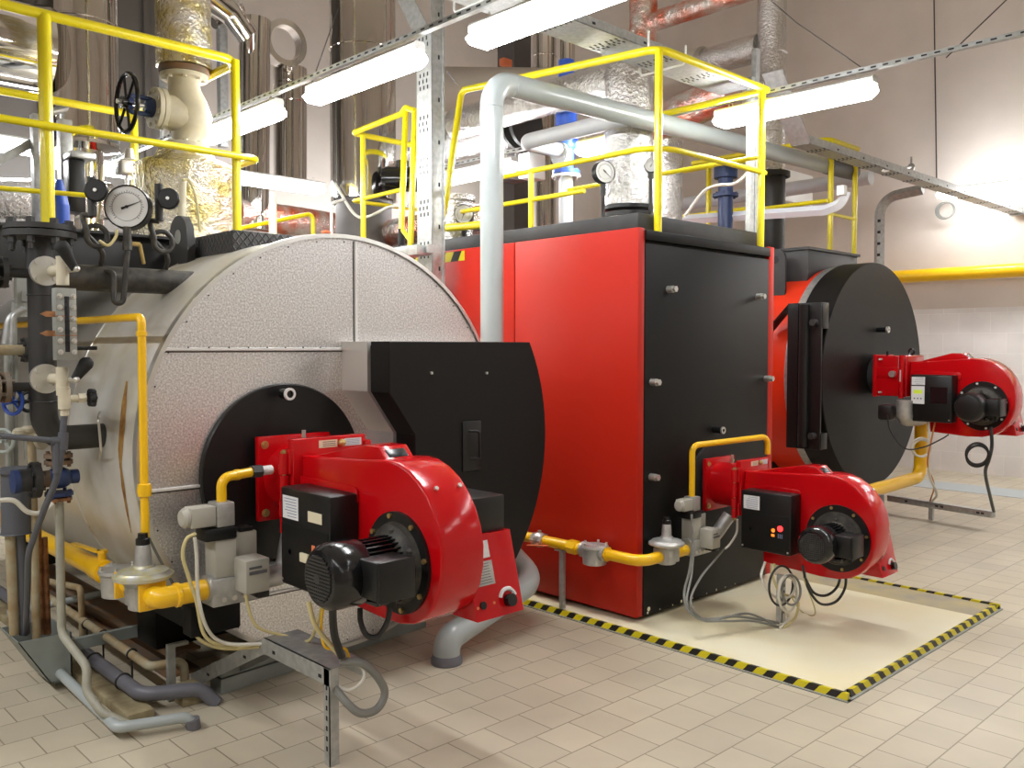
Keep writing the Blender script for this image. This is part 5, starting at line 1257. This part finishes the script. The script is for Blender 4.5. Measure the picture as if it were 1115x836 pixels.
# gauges on the upper branch
c = at(138, 225, Y=4.32)
t = dial('pressure_gauge', 'large round pressure gauge with white dial at the upper left', c, (-0.62, -0.78, 0.06), 0.105, 0.06, 22)
g = G(); b = c-Z_*0.105; g.cyl(b-Z_*0.06, b+Z_*0.01, 0.019, n=14); g.hexbolt(b-Z_*0.10, Z_, 0.022, 0.04); g.pipe([b-Z_*0.1, at(134, 330, Y=4.32), at(124, 330, Y=4.32), at(124, 296, Y=4.36), at(112, 296, Y=4.42)], 0.013, 0.035, 12, 8); obj('siphon', g, 'dirty_black', t)
g = G(); q = c+V((0.02, 0.03, -0.17)); g.cyl(q-X_*0.03, q+X_*0.05, 0.011, n=12); g.cyl(q+X_*0.05, q+V((0.075, 0.02, -0.09)), 0.009, n=10); obj('cock', g, 'brass', t)
def switch(kn, q, loop, label):
    """knob-topped pressure switch on a pigtail siphon"""
    c = at(*kn, Y=4.3); t = thing('pressure_switch', label, 'switch', c)
    d = V((-0.6, -0.8, 0)).normalized()
    g = G(); g.lathe([(0.048, 0), (0.052, 0.01), (0.052, 0.028), (0.046, 0.034), (0.012, 0.034)], c-d*0.03, d, 32); obj('knob', g, 'black_satin', t)
    g = G(); g.cyl(c, c+d*0.014, 0.008, n=10); obj('knob_screw', g, 'zinc', t)
    g = G(); a = at(*q, Y=4.35); g.cyl(a+Z_*0.06, a-Z_*0.12, 0.02, n=14); g.cyl(a-Z_*0.0, c-d*0.03, 0.016, n=12); obj('body', g, 'dark_steel', t)
    l = at(*loop, Y=4.38); R = 0.05
    g = G(); pts = [a-Z_*0.12, l+V((-0.06, 0, 0.09))]
    for k in range(11): an = PI*0.9+2*PI*k/10*1.0; pts.append(l+V((math.cos(an)*R, -0.016+0.003*k, math.sin(an)*R)))
    pts += [l+V((0.03, 0.02, -0.07)), V((l.x+0.04, KY, 2.085))]
    g.cable(pts, 0.0125, 10, 5); obj('pigtail_siphon', g, 'dirty_black', t)
    return t
switch((104, 207), (100, 207), (105, 257), 'black round switch on a pigtail tube left of the large pressure gauge')
switch((183, 216), (173, 214), (177, 263), 'black round switch on a pigtail tube right of the large pressure gauge')
g = G(); g.cable([at(108, 262, Y=4.3), at(118, 267, Y=4.3), at(126, 258, Y=4.3), at(127, 250, Y=4.3)], 0.007); g.cable([at(103, 250, Y=4.4), at(108, 230, Y=4.4), at(110, 205, Y=4.4), at(112, 180, Y=4.5)], 0.006); each('cable', g, 'cable_cream', t)
# left edge valves and pipes
for q0, q1, yy, r, m, lb in (((8, 380), (10, 520), 4.95, 0.018, 'galv_dull', 'upright pale pipe behind the blue handwheel'), ((15, 330), (17, 515), 4.98, 0.013, 'galv_dull', 'thin upright pale pipe right of the blue handwheel'),
                             ((-5, 381), (26, 381), 4.75, 0.026, 'beige_pipe', 'short horizontal beige pipe left of the black column'), ((34, 470), (40, 700), 4.72, 0.02, 'beige_pipe', 'upright brown pipe dropping from the dark valve into the hopper'),
                             ((30, 420), (33, 500), 5.2, 0.03, 'galv_dull', 'upright grey tube behind the black handwheel')):
    g = G(); g.cyl(at(*q0, Y=yy), at(*q1, Y=yy), r, n=14); one('pipe', g, m, lb, 'pipe').name = 'water_pipe'
g = G(); g.pipe([at(6, 375, Y=4.9), at(10, 345, Y=4.9), at(26, 337, Y=4.9)], 0.02, 0.09, 12); g.pipe([at(13, 375, Y=4.85), at(14, 342, Y=4.85), at(28, 336, Y=4.85)], 0.012, 0.05, 12); one('water_pipe', g, 'galv', 'pale curved pipes left of the level gauge', 'pipe')
g = G(); flange(g, at(28, 381, Y=4.75), X_, 0.06, 0.02, nb=6, br=0.009); flange(g, at(32, 381, Y=4.75), X_, 0.06, 0.02, nb=6, br=0.009); one('pipe_flange', g, 'dark_steel', 'small dark flange at the end of the short beige pipe', 'flange')
a, b = at(18, 295, Y=5.1), at(32, 345, Y=5.1); g = G(); g.box(a.x, b.x, 5.1, 5.16, b.z, a.z); g.box(a.x+0.02, b.x-0.01, 5.08, 5.1, b.z+0.08, b.z+0.13); one('mounting_plate', g, 'galv_dull', 'grey upright mounting strut left of the black column', 'bracket')
t = thing('blue_valve', 'small valve with blue handwheel at the left edge', 'valve', at(14, 437, Y=4.5))
c = at(14, 437, Y=4.5); d = V((-0.9, -0.45, 0.05)); handwheel('handwheel', c, d, 0.058, 0.009, 'blue', t, 3); g = G(); g.cyl(c, c-d.normalized()*0.12, 0.009, n=10); obj('spindle', g, 'dark_steel', t)
t = thing('black_valve', 'small valve with black handwheel beside the blue handwheel', 'valve', at(31, 437, Y=4.6))
c = at(31, 437, Y=4.6); handwheel('handwheel', c, V((0.35, -0.93, 0)), 0.045, 0.009, 'black_matt', t, 3); g = G(); g.cyl(c, c+V((-0.05, 0.12, 0)), 0.009, n=10); obj('spindle', g, 'dark_steel', t)
t = thing('green_valve', 'valve with pale green handwheel cut by the left edge', 'valve', at(3, 480, Y=4.4)); c = at(3, 480, Y=4.4); handwheel('handwheel', c, V((-0.75, -0.65, 0)), 0.05, 0.008, 'grey_green', t, 3); g = G(); g.cyl(c, c+V((0.08, 0.1, 0)), 0.009, n=10); obj('spindle', g, 'zinc', t)
g = G()
for q in ((22, 470), (30, 468), (37, 474)): g.ball(at(*q, Y=4.7), 0.03, 1.2, 1, 0.8, 10)
g.cyl(at(20, 472, Y=4.7), at(47, 466, Y=4.7), 0.018, n=10); g.lathe([(0.045, 0), (0.052, 0.01), (0.045, 0.02)], at(44, 478, Y=4.65), V((0.5, -0.86, 0)), 24); one('brass_fittings', g, 'valve_cream', 'cream pipe fittings behind the black elbow', 'fitting')
# drain valve stack below
t = thing('drain_valve', 'dark blue flanged drain valve below the black elbow', 'valve', at(64, 543, Y=4.5))
c = at(64, 520, Y=4.5)
g = G(); g.ball(c, 0.062, 1, 1, 0.85, 16); g.cyl(c-X_*0.02, c+X_*0.085, 0.034, n=18); g.cyl(c, c-X_*0.10, 0.03, n=16); obj('body', g, 'blue_dark', t)
g = G(); flange(g, c+Z_*0.075, Z_, 0.062, 0.018, nb=4, br=0.009); flange(g, c+Z_*0.105, Z_, 0.062, 0.018, nb=4, br=0.009); g.cyl(c+Z_*0.105, c+Z_*0.20, 0.03, n=14); obj('top_flange', g, 'rust_steel', t)
g = G(); flange(g, c-Z_*0.075, Z_, 0.062, 0.018, nb=4, br=0.009); obj('bottom_flange', g, 'blue_dark', t)
g = G(); flange(g, c-Z_*0.10, Z_, 0.056, 0.014, nb=4, br=0.009); obj('pipe_flange', g, 'copper', t)
t2 = thing('shut_off_valve', 'dark round valve with flange left of the dark blue drain valve', 'valve', at(35, 520, Y=4.5)); c2 = at(33, 523, Y=4.5)
g = G(); flange(g, c2+X_*0.02, X_, 0.085, 0.03, nb=6, br=0.01); g.cyl(c2, c2-X_*0.05, 0.05, n=20); obj('flange', g, 'dark_steel', t2)
g = G(); g.cyl(c2-X_*0.05, c2-X_*0.075, 0.055, n=20); obj('cover', g, 'blue_dark', t2)
g = G(); g.cyl(c2+X_*0.03, c2+X_*0.085, 0.04, n=16); obj('body', g, 'rust_steel', t2)
g = G(); b = c-Z_*0.105
g.pipe([b, at(67, 690, Y=4.42), at(95, 726, Y=4.15), at(94, 752, Y=4.12), at(110, 775, Y=4.02), at(140, 789, Y=3.93)], 0.0195, 0.07, 14); one('blowdown_pipe', g, 'drab_pipe', 'pale upright pipe from the dark blue drain valve down to the floor', 'pipe')
t = thing('sample_cooler', 'grey cylindrical sample cooler above the hopper', 'cooler', at(18, 582, Y=4.75))
a, b = at(18, 514, Y=4.75), at(18, 580, Y=4.75)
g = G(); g.cyl(b, a, 0.068, n=32); g.torus(b, Z_, 0.069, 0.004, 32, 6); obj('body', g, 'pvc_grey', t)
g = G(); g.cyl(a, a+Z_*0.022, 0.082, n=32); obj('lid', g, 'pvc_grey', t)
for q, m, lb in (((11, 585), 'beige_pipe', 'pale pipe under the grey cooler, the left one'), ((22, 585), 'pvc_grey', 'dark grey pipe under the grey cooler')):
    s0 = at(q[0], 582, Y=4.75); e0 = at(q[0]+5, 690, Y=4.80); g = G(); g.cyl(s0, e0, 0.024, n=16); one('drain_pipe', g, m, lb, 'pipe')
g = G(); g.cable([at(-5, 545, Y=4.35), at(15, 545, Y=4.35), at(30, 557, Y=4.35), at(45, 558, Y=4.35), at(58, 548, Y=4.35)], 0.011); one('hose', g, 'cable_white', 'pale hose sagging in front of the grey cooler', 'hose')
# hopper
hx0, hx1, hy0, hy1, hz0, hz1 = 1.185, 1.425, 4.66, 4.98, 0.05, 0.285
t = thing('drain_hopper', 'grey sheet metal drain hopper on the floor at the left edge', 'hopper', (hx1, hy0, 0))
g = G(); w = 0.006
def slab_(pts, n): 
    g.prism(pts, V(n)*w)
xb = hx1-0.10
slab_([(hx0-0.0, hy0, hz1), (hx1, hy0, hz1), (hx1, hy0, hz0+0.01), (xb, hy0, hz0)], Y_)
slab_([(hx0-0.0, hy1, hz1), (hx1, hy1, hz1), (hx1, hy1, hz0+0.01), (xb, hy1, hz0)], -Y_)
slab_([(hx1, hy0, hz1), (hx1, hy1, hz1), (hx1, hy1, hz0), (hx1, hy0, hz0)], -X_)
slab_([(hx0, hy0, hz1), (hx0, hy1, hz1), (xb, hy1, hz0), (xb, hy0, hz0)], X_)
slab_([(xb, hy0, hz0), (xb, hy1, hz0), (hx1, hy1, hz0), (hx1, hy0, hz0)], Z_)
obj('trough', g, 'grey_green', t)
g = G(); g.box(hx1, 1.95, 4.80, 4.83, 0.14, 0.20); g.box(hx1-0.05, hx1-0.01, hy0+0.1, hy0+0.14, 0, hz0); each('bracket', g, 'grey_green', t)
g = G(); g.box(1.285, hx1-0.012, hy0+0.03, hy1-0.03, 0.14, 0.15); obj('rusty_sludge', g, 'copper', t)
for q, lb in (((45, 640), 'rusty copper pipe ending in the hopper'), ((52, 655), 'short rusty copper pipe in the hopper corner')):
    g = G(); g.cyl(at(q[0]-4, q[1]-70, Y=4.85), at(q[0], 690, Y=4.85), 0.017, n=12); one('copper_pipe', g, 'copper', lb, 'pipe')
g = G(); g.pipe([(1.37, 4.66, 0.09), (1.37, 3.90, 0.055), (1.64, 3.80, 0.055), (1.665, 3.79, 0.0)], 0.024, 0.045, 18); t = one('drain_pipe', g, 'grey_pipe', 'pale blue grey pipe from the hopper bending along the floor', 'pipe')
g = G(); g.cyl((1.662, 3.79, 0.0), (1.655, 3.79, 0.045), 0.032, n=18); obj('floor_collar', g, 'pvc_dark', t)
g = G(); g.pipe([(1.56, 8.0, 0.085), (1.56, 4.12, 0.085), (1.80, 4.02, 0.075), (1.86, 3.98, 0.0)], 0.034, 0.09, 20); t = one('drain_pipe', g, 'pvc_dark', 'dark plastic drain pipe along the floor under the silver boiler', 'pipe')
for y in (4.35, 4.75):
    g = G(); g.torus((1.56, y, 0.085), Y_, 0.036, 0.006, 24, 6); g.cyl((1.56, y, 0.03), (1.56, y, 0.05), 0.008, n=8); g.box(1.52, 1.60, y-0.03, y+0.03, 0.0, 0.035); obj('pipe_clamp', g, 'dark_steel', t)
g = G(); g.pipe([(1.64, 6.0, 0.19), (1.64, 4.22, 0.17), (1.79, 4.19, 0.17), (1.80, 4.19, 0.0)], 0.0215, 0.04, 16); t = one('condensate_pipe', g, 'beige_pipe', 'tan pipe along the floor ending in two elbows under the silver boiler', 'pipe')
for y in (4.45, 4.85, 5.1):
    g = G(); g.torus((1.64, y, 0.175), Y_, 0.024, 0.005, 20, 6); g.cyl((1.64, y, 0.0), (1.64, y, 0.15), 0.005, n=8); obj('pipe_clamp', g, 'dark_steel', t)
g = G(); g.pipe([at(90, 695, X=1.64), at(88, 640, X=1.64), at(40, 630, X=1.7)], 0.018, 0.04, 12); one('condensate_pipe', g, 'beige_pipe', 'upright tan pipe teed into the long tan floor pipe', 'pipe')
g = G(); g.cyl(at(8, 668, Z=0.16), at(125, 643, Y=5.6), 0.02, n=14); one('drain_pipe', g, 'grey_pipe', 'pale thin pipe crossing behind the hopper', 'pipe')
g = G(); g.box(1.46, 1.58, 4.02, 7.0, 0.0, 0.045, 0.006); one('timber_board', g, 'timber', 'worn pale timber board on the floor left of the dark drain pipe', 'board')
g = G(); g.box(1.70, 1.735, 4.15, 4.18, 0.0, 0.26); g.box(1.70, 1.80, 4.15, 4.18, 0.26, 0.275); one('steel_bracket', g, 'galv_dull', 'small upright steel bracket behind the tan pipe elbows', 'bracket')
g = G(); g.box(1.72, 1.82, 4.04, 4.14, 0.0, 0.09, 0.004); one('timber_block', g, 'timber', 'small timber block beside the tan pipe elbow', 'block')
# floor channel and cable trunking in front
g = G()
g.prism([(1.92, 4.06, 0), (3.30, 4.20, 0), (3.30, 4.32, 0), (1.92, 4.18, 0)], (0, 0, 0.075), 0.004)
g.prism([(1.92, 4.055, 0.085), (3.30, 4.195, 0.085), (3.30, 4.30, 0.085), (1.92, 4.16, 0.085)], (0, 0, 0.055), 0.004)
g.use(1)
for k in range(7):
    x = 2.05+k*0.19; y = 4.055+(x-1.92)/1.38*0.14; g.obox((x, y-0.0006, 0.115), V((0.012, 0.0012, 0)), V((0, 0.001, 0)), Z_*0.006)
one('cable_duct', g, ['grey_green', 'black_matt'], 'long low greenish cable duct on the floor under the silver boiler front', 'cable duct')
t = thing('cable_trunking', 'bent galvanised cable trunking on a leg in front of the largest burner', 'cable duct', (1.9, 3.04, 0))
prf = [(-0.0, -0.075), (-0.0, 0.0), (0.17, 0.0), (0.17, -0.075)]
x0 = 1.90; zz = 0.405
g = G()
def shell_(pa, pb):
    th = 0.004
    for (u0, w0), (u1, w1) in zip(prf, prf[1:]):
        n = V((w1-w0, 0, u0-u1)); n = V((0.0, 0, -th)) if w0 == w1 else V((th if u0 == 0 else -th, 0, 0))
        q = [pa+V((u0, 0, w0)), pa+V((u1, 0, w1)), pb+V((u1, 0, w1)), pb+V((u0, 0, w0))]
        g.prism(q, n)
shell_(V((x0, 3.04, zz)), V((x0, 3.585, zz)))
shell_(V((x0, 3.585, zz)), V((x0-0.06, 4.22, 0.085)))
g.use(1)
for y in (3.12, 3.50): g.box(x0-0.0008, x0+0.001, y-0.012, y+0.012, zz-0.055, zz-0.04)
for k in (0.25, 0.75): g.obox(V((x0-0.0005, 3.585, zz-0.045)).lerp(V((x0-0.0605, 4.22, 0.04)), k), X_*0.001, Y_*0.012, Z_*0.006)
obj('cover', g, ['galv', 'black_matt'], t)
g = G(); g.box(x0, x0+0.004, 3.05, 3.09, 0, zz-0.005); g.box(x0, x0+0.045, 3.05, 3.054, 0, zz-0.005)
g.use(1)
for k in range(7): g.box(x0-0.0006, x0+0.001, 3.064, 3.076, 0.06+k*0.042, 0.08+k*0.042)
obj('leg', g, ['galv', 'black_matt'], t)

# ================================================================ CABLES
def cable(pts, r, m, label, name='cable', group=None):
    g = G(); g.cable(pts, r, 10, 7); return one(name, g, m, label, 'cable', group)
Yc = 3.70
cable([at(213, 581, Y=Yc), at(203, 587, Y=Yc), at(199, 605, Y=Yc), at(206, 630, Y=Yc), at(214, 655, Y=Yc), at(222, 690, Y=Yc), at(240, 702, Y=Yc), at(270, 704, Y=Yc), at(295, 700, Y=3.6)], 0.008, 'cable_cream', 'cream cable looping left below the beige valve coils')
cable([at(212, 585, Y=Yc-0.01), at(214, 605, Y=Yc-0.01), at(216, 650, Y=Yc-0.01), at(226, 685, Y=Yc-0.01), at(245, 700, Y=Yc-0.01), at(280, 701, Y=3.62), at(300, 698, Y=3.58)], 0.008, 'cable_white', 'white cable hanging straight below the beige valve coils')
cable([at(269, 632, Y=3.62), at(269, 655, Y=3.62), at(280, 682, Y=3.6), at(310, 692, Y=3.55), at(335, 698, Y=3.4), at(345, 680, Y=3.2), at(352, 655, Y=3.05)], 0.007, 'cable_cream', 'cream cable from the beige valve to under the largest burner')
cable([at(205, 681, Y=3.85), at(220, 698, Y=3.8), at(245, 706, Y=3.75), at(283, 704, Y=3.62)], 0.008, 'cable_cream', 'cream cable low beside the black support arm')
cable([at(336, 655, Y=3.1), at(343, 680, Y=3.08), at(358, 700, Y=3.06), at(372, 716, Y=3.04)], 0.010, 'cable_cream', 'thick cream cable down from the largest burner into the trunking')
cable([at(352, 655, Y=3.08), at(350, 685, Y=3.08), at(355, 705, Y=3.07), at(375, 706, Y=3.06), at(380, 716, Y=3.05)], 0.006, 'yellow_gas', 'yellow wire under the largest burner')
cable([at(362, 660, Y=3.0), at(364, 690, Y=3.02), at(372, 715, Y=3.03)], 0.016, 'cable_black', 'thick black cable from the largest motor into the trunking')
cable([at(371, 720, Y=3.05), at(395, 722, Y=2.98), at(412, 738, Y=2.95), at(419, 755, Y=2.94), at(410, 772, Y=2.94), at(392, 776, Y=2.95), at(375, 762, Y=3.0), at(362, 745, Y=3.08)], 0.017, 'cable_grey', 'thick dark cable loop hanging at the trunking end', 'cable_loop')
cable([at(362, 744, Y=3.09), at(380, 751, Y=3.0), at(394, 742, Y=2.97), at(396, 730, Y=2.98), at(384, 719, Y=3.04)], 0.007, 'cable_white', 'pale cable loop inside the trunking end', 'cable_loop')
cable([at(425, 657, Y=2.76), at(422, 676, Y=2.76), at(412, 692, Y=2.78), at(400, 692, Y=2.8), at(393, 678, Y=2.82), at(392, 662, Y=2.84)], 0.011, 'cable_black', 'black cable loop under the terminal box of the largest motor', 'cable_loop')
cable([(at(152, 545, Y=3.97)), at(160, 580, Y=3.97), at(180, 620, Y=3.97), at(205, 665, Y=3.9)], 0.006, 'cable_grey', 'thin grey cable slanting behind the grey regulator')
Yd = 2.95
cable([at(753, 560, Y=bY-0.06), at(754, 590, Y=bY-0.08), at(751, 620, Y=bY-0.12), at(745, 645, Y=bY-0.15), at(750, 665, Y=2.9), at(770, 676, Y=2.85), at(795, 671, Y=2.8), at(820, 673, Y=2.75), at(848, 678, Y=2.68)], 0.008, 'cable_grey', 'grey cable from the pilot coil across the pale slab')
cable([at(756, 592, Y=bY-0.1), at(753, 625, Y=bY-0.14), at(748, 655, Y=2.92), at(760, 672, Y=2.88), at(785, 673, Y=2.83), at(815, 668, Y=2.78), at(846, 681, Y=2.66)], 0.007, 'cable_grey', 'second grey cable on the pale slab, just above the other')
cable([at(788, 598, Y=bY-0.12), at(778, 610, Y=bY-0.12), at(762, 630, Y=bY-0.15), at(752, 655, Y=2.9), at(765, 674, Y=2.86), at(790, 676, Y=2.8), at(820, 676, Y=2.74), at(848, 682, Y=2.66)], 0.007, 'cable_grey', 'grey cable curving from the actuator left of the burner with red lamps')
cable([at(803, 565, Y=3.05), at(802, 580, Y=3.05), at(795, 592, Y=3.05), at(790, 597, Y=3.0)], 0.007, 'cable_white', 'short pale cable beside the curved metal elbow')
t = thing('cable_post', 'short perforated steel post on the pale slab under the burner', 'post', (4.84, 2.69, KH))
g = G(); p = at(850, 676, Z=KH); g.box(p.x-0.02, p.x+0.02, p.y-0.02, p.y-0.016, KH-0.005, 0.33); g.box(p.x-0.02, p.x-0.016, p.y-0.02, p.y+0.02, KH-0.005, 0.33)
g.use(1)
for k in range(6): g.box(p.x-0.006, p.x+0.006, p.y-0.0215, p.y-0.0195, 0.09+k*0.04, 0.11+k*0.04)
obj('post', g, ['galv', 'black_matt'], t)
random.seed(11)
c = at(858, 641, Y=2.6)
for k in range(4):
    g = G(); g.torus(c+V((random.uniform(-.03, .03), random.uniform(-.03, .03), random.uniform(-.03, .02))), (random.uniform(-.5, .1), -1, random.uniform(-.3, .3)), 0.07+0.015*k, 0.007, 28, 6)
    obj('cable_coil', g, ['cable_white', 'cable_grey', 'cable_white', 'cable_black'][k], None, ['pale inner loop of the cable coil under the burner with red lamps', 'grey loop of the cable coil under the burner with red lamps', 'wide pale loop of the cable coil under the burner with red lamps', 'black outermost loop of the cable coil under the burner with red lamps'][k], 'cable')
cable([at(833, 612, Y=2.75), at(829, 628, Y=2.72), at(838, 645, Y=2.68), at(850, 655, Y=2.66), at(858, 672, Y=2.66), at(849, 684, Y=2.64)], 0.008, 'cable_white', 'white cable from the control box with red lamps to the slab')
cable([at(843, 614, Y=2.72), at(842, 628, Y=2.7), at(850, 645, Y=2.66), at(868, 652, Y=2.62), at(866, 672, Y=2.62), at(852, 684, Y=2.64)], 0.008, 'cable_cream', 'cream cable beside the white one under the lit control box')
cable([at(874, 616, Y=2.5), at(880, 640, Y=2.5), at(893, 657, Y=2.48), at(910, 655, Y=2.45), at(920, 640, Y=2.42), at(921, 622, Y=2.4)], 0.008, 'cable_black', 'black cable loop under the motor with round grille on the pale slab', 'cable_loop')
cable([at(876, 628, Y=2.5), at(886, 645, Y=2.5), at(900, 648, Y=2.47), at(912, 638, Y=2.43), at(916, 620, Y=2.4)], 0.008, 'cable_black', 'smaller black cable loop inside the other under the middle burner', 'cable_loop')
cable([at(875, 630, Y=2.5), at(887, 662, Z=KH+0.1), at(885, 670, Z=KH+0.01), at(872, 665, Z=KH+0.01), at(862, 650, Y=2.6)], 0.004, 'cable_cream', 'thin yellowish wire touching the pale slab')
# third burner: tray arm and cables
t = thing('cable_bracket', 'low galvanised cable arm on a leg under the burner with display', 'cable tray', (8.6, 3.2, 0))
pa, pb = at(1082, 560, Z=0.15), at(968, 542, Z=0.15)
dv = (pb-pa).normalized(); nv = dv.cross(Z_)
g = G(); g.obox((pa+pb)/2, (pb-pa)/2, nv*0.035, Z_*0.03, 0.003); g.use(1)
for k in (0.08, 0.12, 0.45, 0.5, 0.8): g.obox(pa.lerp(pb, k)-X_*0.0-nv*0.036+Z_*0.0, dv*0.015, nv*0.001, Z_*0.008); g.obox(pa.lerp(pb, k)+nv*0.036, dv*0.015, nv*0.001, Z_*0.008)
obj('arm', g, ['galv', 'black_matt'], t)
l = pa.lerp(pb, 0.57); g = G(); g.box(l.x-0.02, l.x+0.02, l.y-0.02, l.y+0.02, 0, 0.12); obj('leg', g, 'galv', t)
Xe = 7.75
cable([at(1079, 465, X=Xe), at(1080, 485, X=Xe), at(1077, 500, X=Xe), at(1073, 515, X=Xe+0.2), at(1078, 540, X=8.5), pa+Z_*0.03], 0.014, 'cable_black', 'black cable hanging from the burner with display to the cable arm')
g = G(); c = at(1064, 494, X=Xe)
for k in range(2): g.torus(c+V((0.01*k, 0, -0.02*k)), (0.75, 0.66, 0.1*k), 0.088, 0.010, 28, 8)
one('cable_coil', g, 'cable_black', 'round loop of black cable under the burner with display', 'cable')
cable([at(1011, 458, X=7.9), at(1012, 480, X=7.9), at(1011, 500, X=8.0), at(1013, 520, X=8.1), at(1020, 538, X=8.4), l+Z_*0.03], 0.011, 'cable_white', 'pale cable hanging from the display control box')
cable([at(1018, 460, X=7.9), at(1014, 480, X=7.9), at(1010, 505, X=8.0), at(1017, 528, X=8.3), l+V((0.02, 0.02, 0.03))], 0.007, 'cable_orange', 'orange wire beside the pale cable under the display control box')
g = G(); c = at(1004, 488, X=7.95)
for k in range(2): g.torus(c+V((0.0, 0.01*k, 0.01*k)), (0.75, 0.66, 0.15*k), 0.075+0.008*k, 0.008, 28, 6)
one('cable_coil', g, 'cable_white', 'pale cable loop in front of the yellow riser', 'cable')
cable([at(966, 452, Y=3.1), at(970, 470, Y=3.1), at(985, 488, Y=3.0), at(1005, 487, Y=2.95), at(1025, 478, Y=2.9), at(1033, 473, Y=2.85)], 0.006, 'cable_black', 'thin black wire drooping from the black pressure switch')
